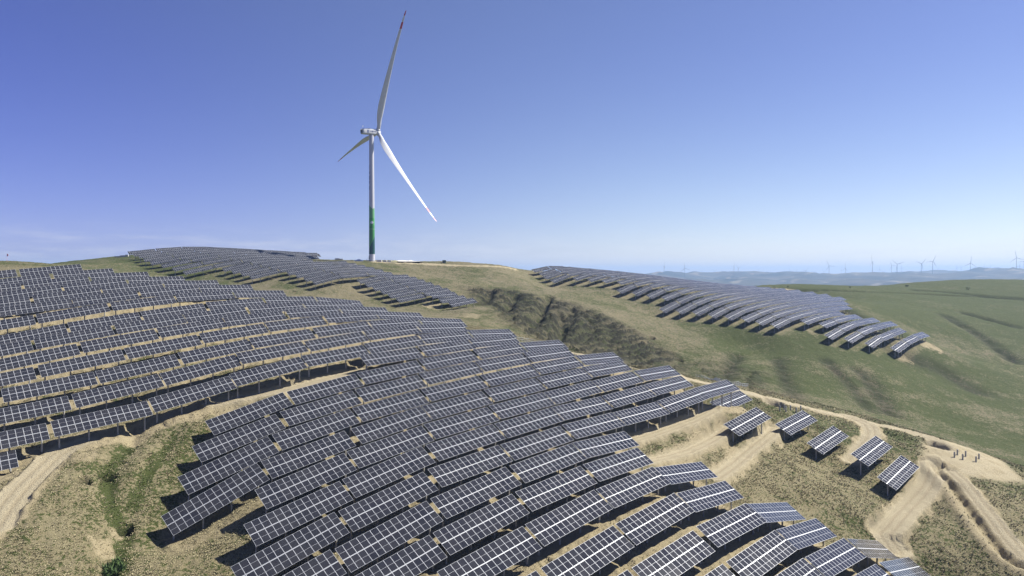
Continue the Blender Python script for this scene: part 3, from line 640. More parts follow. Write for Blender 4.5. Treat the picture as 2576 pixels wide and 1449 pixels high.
# ---------------------------------------------------------------- solar tables
M_frame=mat('aluminium_frame',(.52,.535,.55),.5,.1)
M_back=mat('white_backsheet',(.55,.56,.57),.6)
M_steel=mat('galvanised_steel',(.42,.43,.43),.5,.4)
def conc_mat():
    m=mat('concrete_pile',(.36,.35,.32),.85);t,b,N,K=nodes(m)
    n=N('ShaderNodeTexNoise');n.inputs['Scale'].default_value=3.;n.inputs['Detail'].default_value=5;tc=N('ShaderNodeNewGeometry');K(tc.outputs['Position'],n.inputs[0])
    r=N('ShaderNodeValToRGB');r.color_ramp.elements[0].color=(.24,.235,.21,1);r.color_ramp.elements[1].color=(.46,.45,.42,1);K(n.outputs[0],r.inputs[0]);K(r.outputs[0],b.inputs['Base Color']);return m
M_conc=conc_mat()
def glass_mat():
    m=mat('solar_cell_glass',(.012,.014,.022),.16,0,.34);t,b,N,K=nodes(m)
    tc=N('ShaderNodeTexCoord');oi=N('ShaderNodeObjectInfo')
    w=N('ShaderNodeTexWave',wave_type='BANDS',bands_direction='X');w.inputs['Scale'].default_value=5.2;w.inputs['Distortion'].default_value=0.;K(tc.outputs['Object'],w.inputs[0])
    r=N('ShaderNodeMapRange');r.inputs[1].default_value=.93;r.inputs[2].default_value=1.;K(w.outputs['Fac'],r.inputs[0])
    x=N('ShaderNodeMix',data_type='RGBA');x.inputs[6].default_value=(.016,.017,.023,1);x.inputs[7].default_value=(.05,.053,.062,1);K(r.outputs[0],x.inputs[0])
    # batches of modules differ a little, and dust lies on them
    n=N('ShaderNodeTexNoise');n.inputs['Scale'].default_value=.35;n.inputs['Detail'].default_value=4;g=N('ShaderNodeNewGeometry');K(g.outputs['Position'],n.inputs[0])
    d=N('ShaderNodeMapRange');d.inputs[1].default_value=.35;d.inputs[2].default_value=.75;d.inputs[3].default_value=.005;d.inputs[4].default_value=.06;K(n.outputs[0],d.inputs[0])
    ad=N('ShaderNodeMath',operation='MULTIPLY_ADD');K(oi.outputs['Random'],ad.inputs[0]);ad.inputs[1].default_value=.03;K(d.outputs[0],ad.inputs[2])
    y=N('ShaderNodeMix',data_type='RGBA');y.inputs[7].default_value=(.22,.21,.19,1);K(ad.outputs[0],y.inputs[0]);K(x.outputs[2],y.inputs[6]);K(y.outputs[2],b.inputs['Base Color'])
    rr=N('ShaderNodeMapRange');rr.inputs[3].default_value=.07;rr.inputs[4].default_value=.12;K(oi.outputs['Random'],rr.inputs[0]);K(rr.outputs[0],b.inputs['Roughness'])
    return m
M_glass=glass_mat()
PW,PH,PT=1.134,2.278,.035
def panel_geo(mb,cx,cy,M=None):
    w,h=PW/2,PH/2;b=.027;c=.012
    xs=[-w,-w+b,w-b,w];ys=[-h,-h+b,-c,c,h-b,h]
    v=[(cx+x,cy+y,0.) for y in ys for x in xs];fa=[];mi=[]
    for j in range(5):
        for i in range(3):
            k=j*4+i;fa.append((k,k+1,k+5,k+4));mi.append(1 if i==1 and j in (1,3) else 0)
    n=len(v);v+=[(cx-w,cy-h,-PT),(cx+w,cy-h,-PT),(cx+w,cy+h,-PT),(cx-w,cy+h,-PT)]
    ring=[0,3,23,20]
    for a in range(4): fa.append((ring[a],n+a,n+(a+1)%4,ring[(a+1)%4]));mi.append(0)
    fa.append((n+3,n+2,n+1,n));mi.append(2)
    if M is not None: v=[tuple(M@Vector(q)) for q in v]
    k0=len(mb.v);mb.v+=v;mb.f+=[tuple(k0+i for i in q) for q in fa];mb.m+=mi
mb=MB();panel_geo(mb,0,0);ME_panel=mb.mesh('solar_panel',[M_frame,M_glass,M_back])
NC=14;PX=1.152;CG=.10
POS=[((i-(NC-1)/2)*PX,s*(PH/2+CG/2)) for s in (1,-1) for i in range(NC)]
mb=MB()
for a,b in POS: panel_geo(mb,a,b)
ME_array=mb.mesh('panel_array',[M_frame,M_glass,M_back])
POSTX=(-7.1,-2.4,2.4,7.1)
mb=MB()
for v in (-1.75,-.62,.62,1.75): mb.box((-L/2+.02,v-.035,-.13),(L/2-.02,v+.035,-PT-.002))
for a in POSTX: mb.box((a-.05,-2.0,-.27),(a+.05,2.0,-.132))
mb.box((-L/2+.01,-.045,-.034),(L/2-.01,.045,-.012))
ME_rack=mb.mesh('support_rack',[M_steel])
mb=MB();mb.tube([(0,0,0),(0,0,1)],[.15,.15],12);ME_post=mb.mesh('post',[M_conc],False)
mb=MB();mb.bar((0,0,0),(1,0,0),.06,.06);ME_brace=mb.mesh('brace',[M_steel])
LONE={'i','j','k','l','m','n'}
LAB={'i':'lone solar table beside the end of the white rail fence on a bare terrace','j':'lone solar table standing on the bare terrace below the fenced road edge','k':'lone solar table beside six short concrete stubs in the dug hollow',
 'l':'lone solar table on dry grass beside the curling dirt road end','m':'lone solar table standing in front of the bend of the rutted dirt road','n':'lone solar table at the edge of the wide pale dirt road'}
ORD='first second third fourth fifth sixth seventh eighth ninth tenth eleventh twelfth thirteenth fourteenth fifteenth sixteenth seventeenth eighteenth nineteenth twentieth twenty-first twenty-second twenty-third twenty-fourth twenty-fifth twenty-sixth twenty-seventh'.split()
ROWNAME={'A':'top row under the crest track','G':'row above the long bare strip','H':'row below the long bare strip','L':'third row above the grassy gully','M':'second row above the grassy gully','N':'row directly above the grassy gully','O':'stub row over the rutted road','P':'short row below the dirt strip','Z':'row meeting the lowest terrace track','e':'row beside the pale road end'}
for k_,r_ in enumerate('BCDEF'): ROWNAME[r_]=ORD[k_+1]+' row under the crest track'
for k_,r_ in enumerate('IJK'): ROWNAME[r_]=ORD[k_+1]+' row below the long bare strip'
for k_,r_ in enumerate('QRSTUVWXY'): ROWNAME[r_]=ORD[k_+1]+' row below the dirt strip'
for k_,r_ in enumerate('abcd'): ROWNAME[r_]=ORD[k_+1]+' row past the terrace track'
rl={}
for t in tables: rl[t['f'],t['row']]=max(rl.get((t['f'],t['row']),0),t['i'])
def seen(t):
    c=t['c'];u,v,n=axes(AZ,t['s'],TILT)
    px=proj(np.array([c-u*L/2+v*W/2,c+u*L/2+v*W/2,c-u*L/2-v*W/2,c+u*L/2-v*W/2]))
    if px[:,0].max()<-10 or px[:,0].min()>4106 or px[:,1].min()>2310: return False
    if t['f']=='1': return True
    # hidden behind the crest?
    for k in (-.4,0,.4):
        q=c+u*L*k+v*W*.5;tt=np.linspace(.3,.985,140)
        if np.all(q[2]*tt>base_h(q[0]*tt,q[1]*tt)+.2): return True
    return False
vis=[t for t in tables if seen(t)]
def app(t): # apparent size
    c=t['c'];u,v,n=axes(AZ,t['s'],TILT);return abs(np.dot(n,c/np.linalg.norm(c)))/np.dot(c,c)
vis.sort(key=lambda t:-app(t))
indiv,rest=vis[:300],vis[300:]
# ground under every post, in one go
allp=[];
for t in vis:
    c=t['c'];u,v,n=axes(AZ,t['s'],TILT)
    for a in POSTX: allp.append(c[:2]+u[:2]*a)
    allp.append(c[:2])
gzs=gz_many(allp).reshape(-1,5)
for t,g in zip(vis,gzs):
    t['g']=g
    u,v,n=axes(AZ,t['s'],TILT)
    low=min(t['c'][2]+u[2]*a-gq for a,gq in zip(POSTX,g[:4]))
    if low<2.1: t['c'][2]+=min(2.1-low,.6)
def local_frame(t):
    s=t['s'];u=Vector((math.cos(s),0,math.sin(s)));w_=Vector((-math.sin(s),0,math.cos(s)));v=Vector((0,math.cos(TILT),0))+math.sin(TILT)*w_;n=u.cross(v)
    R=Matrix((u,v,n)).transposed().to_4x4();return R,u
PT_M=[Matrix.Translation((a,b,0)) for a,b in POS]
def make_table(t,full):
    f_,r,i=t['f'],t['row'],t['i'];last=rl[f_,r]
    if f_=='1':
        if r in LONE: lab=LAB[r];grp='lone solar tables along the dirt road'
        else:
            left=r in 'PQRSTUVWXY'
            lab='solar table, %s from the %s end of the %s'%(ORD[i if left else last-i],'gully' if left else ('terrace' if r in 'Zabcde' else 'grassy'),ROWNAME[r]);grp='solar tables on the near hillside'
    elif f_=='2':
        lab='solar table, %s from the shadowed end of the %s row up the knoll field'%(ORD[i],ORD[len(LEAD['2'])-1-LEAD['2'].index(int(r[3:]))]);grp='solar tables on the knoll below the turbine'
    else:
        lab='solar table, %s from the shadowed end of the %s row up the ravine field'%(ORD[i],ORD[len(LEAD['3'])-1-LEAD['3'].index(int(r[3:]))]);grp='solar tables across the ravine'
    c=t['c'];g=t['g'];e=bpy.data.objects.new('solar_table',None);link(e);e.empty_display_size=.5
    e.location=(c[0],c[1],g[4]);e.rotation_euler=(0,0,AZ);e['label']=lab;e['category']='solar table';e['group']=grp
    R,u=local_frame(t);M=Matrix.Translation((0,0,c[2]-g[4]))@R
    if full:
        for q in PT_M:
            # modules never sit perfectly true
            o=bpy.data.objects.new('solar_panel',ME_panel);link(o,e);o.matrix_basis=M@q@Matrix.Rotation(random.gauss(0,.0012),4,'X')@Matrix.Rotation(random.gauss(0,.0012),4,'Y')
    else:
        o=ob('panel_array',ME_array,e,kind='stuff');o.matrix_basis=M
    o=ob('support_rack',ME_rack,e);o.matrix_basis=M
    for a,gq in zip(POSTX,g[:4]):
        p=M@Vector((a,0,-.2));zb=gq-g[4]-.6;h=p.z-zb
        o=bpy.data.objects.new('post',ME_post);link(o,e);o.matrix_basis=Matrix.Translation((p.x,p.y,zb))@Matrix.Diagonal((1,1,h,1))
        if full:
            b0=Vector((p.x,p.y,p.z-.85));b1=M@Vector((a,-1.5,-.25));d=b1-b0
            o=bpy.data.objects.new('brace',ME_brace);link(o,e);o.matrix_basis=Matrix.Translation(b0)@d.to_track_quat('X','Z').to_matrix().to_4x4()@Matrix.Diagonal((d.length,1,1,1))
    return e
for t in indiv: make_table(t,t['f']=='1')
# the smallest ones, past the three hundred that show largest: one mass
if rest:
    av=np.empty(len(ME_array.vertices)*3);ME_array.vertices.foreach_get('co',av);av=av.reshape(-1,3)
    af=[tuple(p.vertices) for p in ME_array.polygons];am=[p.material_index for p in ME_array.polygons]
    VV=[];FF=[];MM=[];k=0
    for t in rest:
        c=t['c'];u,v,n=axes(AZ,t['s'],TILT);q=c+av[:,:1]*u+av[:,1:2]*v+av[:,2:]*n
        VV.append(q);FF+=[tuple(i+k for i in x) for x in af];MM+=am;k+=len(q)
        for a,gq in zip(POSTX,t['g'][:4]):
            p=c+u*a;r=.12
            VV.append(np.array([(p[0]+dx,p[1]+dy,zz) for zz in (gq-.5,p[2]-.1) for dx,dy in ((-r,-r),(r,-r),(r,r),(-r,r))]))
            FF+=[(k,k+1,k+5,k+4),(k+1,k+2,k+6,k+5),(k+2,k+3,k+7,k+6),(k+3,k,k+4,k+7)];MM+=[3]*4;k+=8
    ob('distant_solar_tables',mesh('distant_solar_tables',np.concatenate(VV).tolist(),FF,[M_frame,M_glass,M_back,M_conc],MM),label='remaining far solar tables crowding the crests of the two distant fields',cat='solar tables',kind='stuff')
print('tables',len(tables),'visible',len(vis),'individual',len(indiv))
# ---------------------------------------------------------------- main wind turbine
def paint(name,col,rough=.35):
    m=mat(name,col,rough);t,b,N,K=nodes(m)
    n=N('ShaderNodeTexNoise');n.inputs['Scale'].default_value=.5;n.inputs['Detail'].default_value=6;g=N('ShaderNodeTexCoord');K(g.outputs['Object'],n.inputs[0])
    mr=N('ShaderNodeMapRange');mr.inputs[1].default_value=.3;mr.inputs[2].default_value=.8;mr.inputs[3].default_value=1.;mr.inputs[4].default_value=.86;K(n.outputs[0],mr.inputs[0])
    x=N('ShaderNodeMix',data_type='RGBA',blend_type='MULTIPLY');x.inputs[0].default_value=1.;x.inputs[6].default_value=(*col,1);K(mr.outputs[0],x.inputs[7]);K(x.outputs[2],b.inputs['Base Color']);return m
M_white=paint('turbine_white',(.58,.59,.6));M_red=paint('warning_red',(.45,.02,.03));M_blue=mat('logo_blue',(.012,.035,.19),.5)
M_dark=mat('dark_trim',(.05,.055,.06),.6)
TD=450.
tp=ray(1488,1041)*TD;TX,TY=tp[0],tp[1];TZ=float(gz_many([(TX,TY)])[0])-.1;TZ=max(TZ,tp[2]-.6)
HUBZ=ray(1503,530)[2]*TD
LOS=math.atan2(-TX,TY)            # line of sight turned left by this
TH_H=HUBZ-1.9-TZ                  # tower top
tur=bpy.data.objects.new('wind_turbine',None);link(tur);tur.location=(TX,TY,TZ)
tur['label']='tall white wind turbine with green painted tower and red banded blades on the ridge';tur['category']='wind turbine'
# tower, painted: colour by height and by angle round the tower
nz,na=420,144
zz=np.linspace(0,TH_H,nz);r0=np.interp(zz,[0,12,TH_H],[2.02,1.98,1.55])
face=-math.pi/2+LOS+math.pi*0     # direction of the side that faces the picture
aa=np.linspace(0,2*math.pi,na,endpoint=False)
Z_,A_=np.meshgrid(zz,aa,indexing='ij');R_=np.repeat(r0[:,None],na,1)
tv=np.stack([R_*np.cos(A_),R_*np.sin(A_),Z_],-1).reshape(-1,3)
tf=[];ti=np.arange(nz*na).reshape(nz,na)
tf=np.stack([ti[:-1],np.roll(ti,-1,1)[:-1],np.roll(ti,-1,1)[1:],ti[1:]],-1).reshape(-1,4).tolist()
# painted picture: s runs across the visible half (-1 .. 1), right is positive
th=(A_-face+math.pi)%(2*math.pi)-math.pi
s_=np.sin(th);front=np.cos(th)
W_=np.array([.5,.5,.53]);LG=np.array([.13,.34,.14]);MG=np.array([.045,.23,.05]);BG=np.array([.08,.32,.085]);TE=np.array([.006,.06,.055]);OL=np.array([.07,.28,.08])
colr=np.ones(Z_.shape+(3,))*W_
def lay(mask,c): colr[mask]=c
top=37.2-1.1*np.sin(th*1.0+.2)-.6*np.cos(th*2)
lay((Z_<top),LG)
lay(Z_<29.3+.5*np.cos(th*1.5),MG*1.25)
lay(Z_<28.2+.4*np.cos(th*2+1),BG)
lay(Z_<24.9+.9*np.cos(th*1.4-.35)-.9,MG)
te=12.6+4.6*np.sin(np.clip(th,-1.6,1.6)*.95)
lay(Z_<te+.55,OL);lay(Z_<te,TE);lay(Z_<4.75,W_)
# grazing sheep
sx_=th*2.0
lay(((sx_-.05)/1.12)**2+((Z_-26.5)/.98)**2<1,np.array([.70,.70,.72]))
for lx in (-.42,.6): lay((abs(sx_-lx)<.17)&(Z_<25.9)&(Z_>25.0),np.array([.02,.02,.025]))
lay(((sx_+1.2)/.42)**2+((Z_-26.9)/.42)**2<1,np.array([.02,.02,.025]));lay((abs(sx_+1.45)<.3)&(abs(Z_-27.2-.2*(sx_+1.2))<.14),np.array([.02,.02,.025]))
m=mesh('tower',tv.tolist(),tf,[],None,True)
at=m.attributes.new('paint','FLOAT_COLOR','POINT');at.data.foreach_set('color',np.c_[colr.reshape(-1,3),np.ones(nz*na)].ravel().astype(np.float32))
M_tower=mat('tower_paint',(.7,.7,.7),.4);t_,b_,N_,K_=nodes(M_tower);q_=N_('ShaderNodeAttribute',attribute_name='paint');K_(q_.outputs['Color'],b_.inputs['Base Color'])
m.materials.append(M_tower);tow=ob('tower',m,tur)
mb=MB()
for h in (22.,46.,68.):
    rr_=np.interp(h,[0,12,TH_H],[2.02,1.98,1.55]);mb.tube([(0,0,h-.06),(0,0,h+.06)],[rr_+.012]*2,64,cap=False)
ob('flange_ring',mb.mesh('flange_ring',[M_white],True),tow)
mb=MB();mb.tube([(0,0,-1.2),(0,0,.25)],[3.4,3.2],40);ob('foundation',mb.mesh('foundation',[M_conc]),tur)
# door on the left flank and steps
dth=face-math.pi/2*.86
mb=MB();Md=Matrix.Rotation(dth,4,'Z');mb.box((1.95,-.55,1.3),(2.12,.55,3.6),Md);ob('door',mb.mesh('door',[M_dark]),tow)
mb=MB()
for k in range(6): mb.box((2.1+.3*k,-.6,1.25-.22*k-.05),(2.42+.3*k,.6,1.25-.22*k),Md)
for sgn in (-.62,.62): mb.bar(Md@Vector((2.1,sgn,2.2)),Md@Vector((3.9,sgn,.9)),.05,.05);mb.bar(Md@Vector((3.8,sgn,0)),Md@Vector((3.8,sgn,.95)),.05,.05)
ob('steps',mb.mesh('steps',[M_steel]),tow)
# lettering: strokes in a unit square (y up), built as thin raised strips
GL={'zhong':[[(.15,.75),(.85,.75),(.85,.35),(.15,.35),(.15,.75)],[(.5,1.),(.5,.0)]],
 'guo':[[(.1,.95),(.9,.95),(.9,.03),(.1,.03),(.1,.95)],[(.27,.76),(.73,.76)],[(.27,.5),(.73,.5)],[(.25,.22),(.75,.22)],[(.5,.76),(.5,.22)],[(.6,.42),(.68,.32)]],
 'hua':[[(.3,.98),(.1,.66)],[(.22,.82),(.22,.5)],[(.62,.98),(.62,.6),(.9,.56),(.9,.68)],[(.88,.9),(.56,.72)],[(.05,.32),(.95,.32)],[(.5,.46),(.5,.0)]],
 'neng':[[(.28,.98),(.12,.72),(.44,.74)],[(.36,.84),(.46,.66)],[(.12,.56),(.12,.02)],[(.12,.56),(.44,.56),(.44,.05),(.36,.03)],[(.12,.39),(.44,.39)],[(.12,.22),(.44,.22)],[(.6,.98),(.6,.62),(.92,.6),(.92,.7)],[(.88,.9),(.62,.76)],[(.6,.46),(.6,.06),(.92,.04),(.92,.16)],[(.88,.38),(.62,.22)]]}
LOGO=[[(.2,.02),(.34,.98)],[(.62,.02),(.76,.98)]]
def strokes(sts,wd,place):
    """thin strips along the strokes; place maps (x,y,height) to a point"""
    mb=MB()
    for st in sts:
        for (x0,y0),(x1,y1) in zip(st[:-1],st[1:]):
            d=np.array([x1-x0,y1-y0]);l=np.linalg.norm(d);d/=l;nn_=np.array([-d[1],d[0]])*wd/2;k=max(1,int(l/.12))
            x0-=d[0]*wd*.4;y0-=d[1]*wd*.4;l+=wd*.8
            pts=[(x0+d[0]*l*i/k,y0+d[1]*l*i/k) for i in range(k+1)];v=[]
            for px,py in pts:
                for sg in (-1,1):
                    for hh in (0,1): v.append(place(px+nn_[0]*sg,py+nn_[1]*sg,hh))
            fa=[]
            for i in range(k):
                a=i*4;fa+=[(a+1,a+5,a+7,a+3),(a,a+4,a+5,a+1),(a+2,a+3,a+7,a+6)]
            mb.add(v,fa)
    return mb
tdir=face-math.pi/2*.99
def on_tower(zc,hgt,wid):
    def pl(x,y,h):
        z=zc+(y-.5)*hgt;r=np.interp(z,[0,12,TH_H],[2.02,1.98,1.55])+(.03 if h else -.03);a=tdir+(x-.5)*wid/r
        return (r*math.cos(a),r*math.sin(a),z)
    return pl
ypx=lambda y:(ray(1488,y)[2]*TD)-TZ
ob('emblem',strokes(LOGO,.24,on_tower(ypx(672.5),2.7,4.0)).mesh('emblem',[M_blue]),tow)
for nm_,y in (('zhong',694),('guo',713),('hua',732.5),('neng',752.5)):
    ob('lettering',strokes(GL[nm_],.10,on_tower(ypx(y),2.5,3.4)).mesh('lettering',[M_blue]),tow)
# nacelle, along local X (towards the rotor)
AXA=math.radians(41.6)
nac=bpy.data.objects.new('nacelle',None)
RT=Matrix.Translation((0,0,HUBZ-TZ))@Matrix.Rotation(AXA,4,'Z')@Matrix.Rotation(-math.radians(5.),4,'Y')
secs=[(-7.6,.78,.72,-.05),(-7.3,.95,.92,0),(-6.2,1.,1.,0),(-2,1.,1.05,.03),(1.5,1.,1.03,.0),(2.8,.88,.9,.05),(3.2,.78,.8,.08)]
nv=[];nf_=[];npt=28
for x,a,b,dz in secs:
    for j in range(npt):
        t=2*math.pi*j/npt;c_,s__=math.cos(t),math.sin(t);e=.36
        nv.append((x,2.0*a*math.copysign(abs(c_)**e,c_),1.85*b*math.copysign(abs(s__)**e,s__)+dz))
for i in range(len(secs)-1):
    for j in range(npt): nf_.append((i*npt+j,i*npt+(j+1)%npt,(i+1)*npt+(j+1)%npt,(i+1)*npt+j))
nf_.append(tuple(range(npt)));nf_.append(tuple(reversed([(len(secs)-1)*npt+j for j in range(npt)])))
m=mesh('nacelle',nv,[tuple(reversed(q)) for q in nf_],[M_white],None,True)
nac=ob('nacelle',m,tur);nac.matrix_basis=RT
def on_side(x0,z0,hx,hz):
    return lambda x,y,h:(x0+x*hx,-2.0-(.03 if h else -.02),z0+y*hz)
ob('emblem',strokes(LOGO,.26,on_side(-4.6,-.85,2.1,1.7)).mesh('emblem',[M_blue]),nac)
for i,nm_ in enumerate(('zhong','guo','hua','neng')): ob('lettering',strokes(GL[nm_],.11,on_side(-2.0+1.15*i,-.55,1.0,1.1)).mesh('lettering',[M_blue]),nac)
mb=MB()
for x in (-6.6,-5.9): mb.tube([(x,-.8 if x<-6 else .7,1.8),(x,-.8 if x<-6 else .7,3.5)],[.05,.04],8);mb.box((x-.35,(-.8 if x<-6 else .7)-.05,3.4),(x+.35,(-.8 if x<-6 else .7)+.05,3.75))
ob('wind_vane',mb.mesh('wind_vane',[M_white]),nac)
mb=MB();mb.box((-3.2,-.8,1.85),(-.6,.8,2.15));mb.box((-2.4,-.5,2.15),(-1.4,.5,2.35));ob('hatch',mb.mesh('hatch',[M_white]),nac)
mb=MB();mb.box((-7.68,-.9,-.7),(-7.58,.9,.6));ob('rear_grille',mb.mesh('rear_grille',[M_dark]),nac)
# hub and blades
hubx=5.0
mb=MB();mb.tube([(3.2,0,0),(3.6,0,0),(4.6,0,0),(5.6,0,0),(6.5,0,0),(7.1,0,0),(7.35,0,0)],[1.55,1.72,1.85,1.75,1.35,.75,.12],32);hub=ob('hub',mb.mesh('hub',[M_white],True),tur);hub.matrix_basis=RT
BR=81.5
st_r=[1.2,2.6,4.5,7,10,14,18,24,32,42,52,62,70,76,79.5,81,BR];st_c=[2.5,2.5,2.6,3.2,4.1,4.9,5.1,4.7,4.0,3.2,2.55,2.0,1.55,1.15,.8,.5,.12]
st_t=[1,1,.96,.75,.56,.43,.36,.30,.26,.23,.21,.19,.18,.17,.16,.15,.15];st_w=[14,14,14,13.5,13,12,11,9,6.5,4.5,3,1.6,.6,0,0,0,0]
rs=np.unique(np.r_[np.interp(np.linspace(0,1,60),np.linspace(0,1,len(st_r)),st_r),BR*.852,BR*.905,BR*.956])
PITCHB=math.radians(99.)
def blade_mesh():
    n=26;v=[];fa=[];mi=[]
    for r in rs:
        c=np.interp(r,st_r,st_c);tr=np.interp(r,st_r,st_t);tw=PITCHB-math.radians(np.interp(r,st_r,st_w))
        pre=5.2*(r/BR)**2+r*math.sin(math.radians(3.2))
        for j in range(n):
            a=2*math.pi*j/n;xc=.5*(1+math.cos(a))       # 0 leading .. 1 trailing
            yt=5*tr*(.2969*math.sqrt(xc)-.126*xc-.3516*xc**2+.2843*xc**3-.1015*xc**4)
            circ=S((tr-.6)/.4);yy=(1-circ)*yt+circ*.5*math.sin(math.acos(max(-1,min(1,2*xc-1))))
            yy=yy if math.sin(a)>=0 else -yy*(.75+.25*circ)
            x_=(xc-.3*(1-circ)-.5*circ)*c;y_=yy*c
            # chord lies in the rotor plane at pitch 0, along the axis at pitch 90
            ch=x_*math.cos(tw)-y_*math.sin(tw);ax=x_*math.sin(tw)+y_*math.cos(tw)
            v.append((-ax+pre,-ch,r))
    for i in range(len(rs)-1):
        rm=(rs[i]+rs[i+1])/2/BR;k=1 if rm>.956 or .852<rm<.905 else 0
        for j in range(n): fa.append((i*n+j,i*n+(j+1)%n,(i+1)*n+(j+1)%n,(i+1)*n+j));mi.append(k)
    fa.append(tuple((len(rs)-1)*n+j for j in range(n)));mi.append(1)
    return mesh('blade',v,fa,[M_white,M_red],mi,True)
ME_blade=blade_mesh()
for th_ in (23.2,143.2,263.2):
    o=ob('blade',ME_blade,tur);o.matrix_basis=RT@Matrix.Translation((hubx,0,0))@Matrix.Rotation(math.radians(th_),4,'X')
    mb=MB();mb.tube([(0,0,1.0),(0,0,2.3)],[1.42,1.42],28);o2=ob('blade_root',mb.mesh('blade_root',[M_white],True),o)
# ---------------------------------------------------------------- far turbines
M_fw=mat('far_turbine_grey',(.10,.105,.115),.6)  # white turbines greyed, their backlit shade is in the colour
def far_turbine(rot):
    mb=MB();mb.tube([(0,0,-30),(0,0,90)],[2.3,1.4],10);mb.box((-6,-1.8,88.5),(4,1.8,92));mb.tube([(3.8,0,90.2),(6.,0,90.2)],[1.6,.6],10)
    for k in range(3):
        a=math.radians(rot+120*k);M_=Matrix.Translation((4.8,0,90.2))@Matrix.Rotation(a,4,'X');v=[]
        for r,c in ((0,1.4),(9,3.2),(16,3.2),(38,2.),(60,.8)): v+=[M_@Vector((.5,-c/2,r)),M_@Vector((.5,c/2,r)),M_@Vector((-.6,c/2,r)),M_@Vector((-.6,-c/2,r))]
        fa=[]
        for i in range(4):
            for j in range(4): fa.append((i*4+j,i*4+(j+1)%4,i*4+4+(j+1)%4,i*4+4+j))
        fa.append((16,17,18,19));mb.add(v,fa)
    return mb.mesh('wind_turbine',[M_fw])
FTM=[far_turbine(r) for r in (5,25,47,70,92,110)]
for i,(q,d) in enumerate(FT):
    zb=max(q[2]-91,far_z(q)-1)
    near=d<7300
    o=ob('wind_turbine',FTM[i*5%6],label='small pale wind turbine standing clear on the nearer hazy ridge' if near else 'tiny faint wind turbine peeping up behind the hazy ridges',cat='wind turbine',group='turbines on the near far-off ridge' if near else 'turbines behind the far-off ridges')
    o.location=(q[0],q[1],zb);o.rotation_euler=(0,0,random.choice([.73,.73,2.2,-.6,-1.4,.3,-1.57])+random.gauss(0,.25))
# ---------------------------------------------------------------- small things
M_block=paint('pale_concrete',(.52,.51,.48),.8)
M_rail=mat('white_rail',(.62,.63,.64),.5)
M_leaf=mat('bush_leaf',(.07,.12,.03),.7);M_leaf2=mat('dark_bush_leaf',(.035,.06,.02),.75);M_bark=mat('bush_stem',(.09,.07,.05),.9)
def place(px,py,d0=60.):
    q=hit(px,py,d0=d0);return (q[0],q[1],gz_at(q[0],q[1]))
def at_depth(px,d):
    r=ray(px,1041)*d;return (r[0],r[1],gz_at(r[0],r[1]))
# pallets and blocks by the turbine foot and on the left shoulder
def crate(sx,sy,sz):
    mb=MB()
    for k in (-.5,0,.5): mb.box((-sx/2,k*sy*.85-.06,0),(sx/2,k*sy*.85+.06,.14))
    n=3
    for i in range(n): mb.box((-sx/2+i*sx/n+.03,-sy/2,.14),(-sx/2+(i+1)*sx/n-.03,sy/2,sz))
    mb.box((-sx/2-.03,-sy/2-.03,sz*.45),(sx/2+.03,sy/2+.03,sz*.52))
    return mb.mesh('block_stack',[M_block])
for (px,dd,sx,sz,lab) in [(1350,452,3.2,1.2,'low pale block stack standing over the crest of the solar knoll'),(1366,452,2.2,1.0,'small pale block beside the stack over the solar knoll'),(1517,447,3.6,1.5,'longest pale block stack beside the turbine foot'),(1541,447,2.4,1.5,'grey middle block stack beside the turbine foot'),(1557,447,2.2,1.6,'square pale block stack at the end of the line by the turbine'),(475,441,4.6,.9,'dark low pile on the shoulder beside the solar knoll'),(489,441,2.,1.2,'first pallet beside the front corner of the solar knoll'),(499,441,2.,1.3,'second pallet beside the front corner of the solar knoll'),(508,441,1.8,1.3,'third pallet almost under the front corner table')]:
    x,y,z=at_depth(px,dd);o=ob('block_stack',crate(sx,2.,sz),label=lab,cat='block stack',group='stacks on the ridge');o.location=(x,y,z-.12);o.rotation_euler=(0,0,random.uniform(-.2,.4))
# heaps of spoil on the ridge
def heap(r,h,seed):
    v=[];fa=[];n=20;k=7
    for i in range(k+1):
        rr=r*(1-i/k);
        for j in range(n):
            a=2*math.pi*j/n;q=rr*(1+.35*fbm(np.array([2*math.cos(a)+seed]),np.array([2*math.sin(a)+i*.3]),3,seed)[0]*2);v.append((q*math.cos(a)*1.6,q*math.sin(a),h*(i/k)**.8-.3))
    for i in range(k):
        for j in range(n): fa.append((i*n+j,i*n+(j+1)%n,(i+1)*n+(j+1)%n,(i+1)*n+j))
    return v,fa
for (px,dd,r,h,col,lab) in [(1436,448,2.6,1.5,(.6,.6,.6),'white rubble heap just behind the crest beside the tower'),(1580,450,3.4,1.6,(.3,.28,.16),'grassy earth heap past the block stacks'),(1641,455,3.,1.7,(.66,.65,.62),'pale sharp heap further along the turbine ridge'),(1606,458,9.,1.1,(.62,.6,.55),'long low pale heap on the turbine ridge')]:
    x,y,z=at_depth(px,dd);v,fa=heap(r,h,px);o=ob('spoil_heap',mesh('spoil_heap',v,fa,paint('spoil_%d'%px,col,.9),None,False),label=lab,cat='heap',group='heaps on the turbine ridge');o.location=(x,y,z)
x,y,z=at_depth(1777,456);mb=MB();mb.box((-1.2,-.9,.25),(1.2,.9,1.7));mb.box((-1.35,-1.05,1.7),(1.35,1.05,1.85));mb.box((-1.25,-.95,-.4),(1.25,.95,.25));o=ob('utility_cabinet',mb.mesh('utility_cabinet',[mat('cabinet_green',(.05,.075,.055),.5)]),label='small dark green cabinet alone on the turbine ridge',cat='cabinet');o.location=(x,y,z)
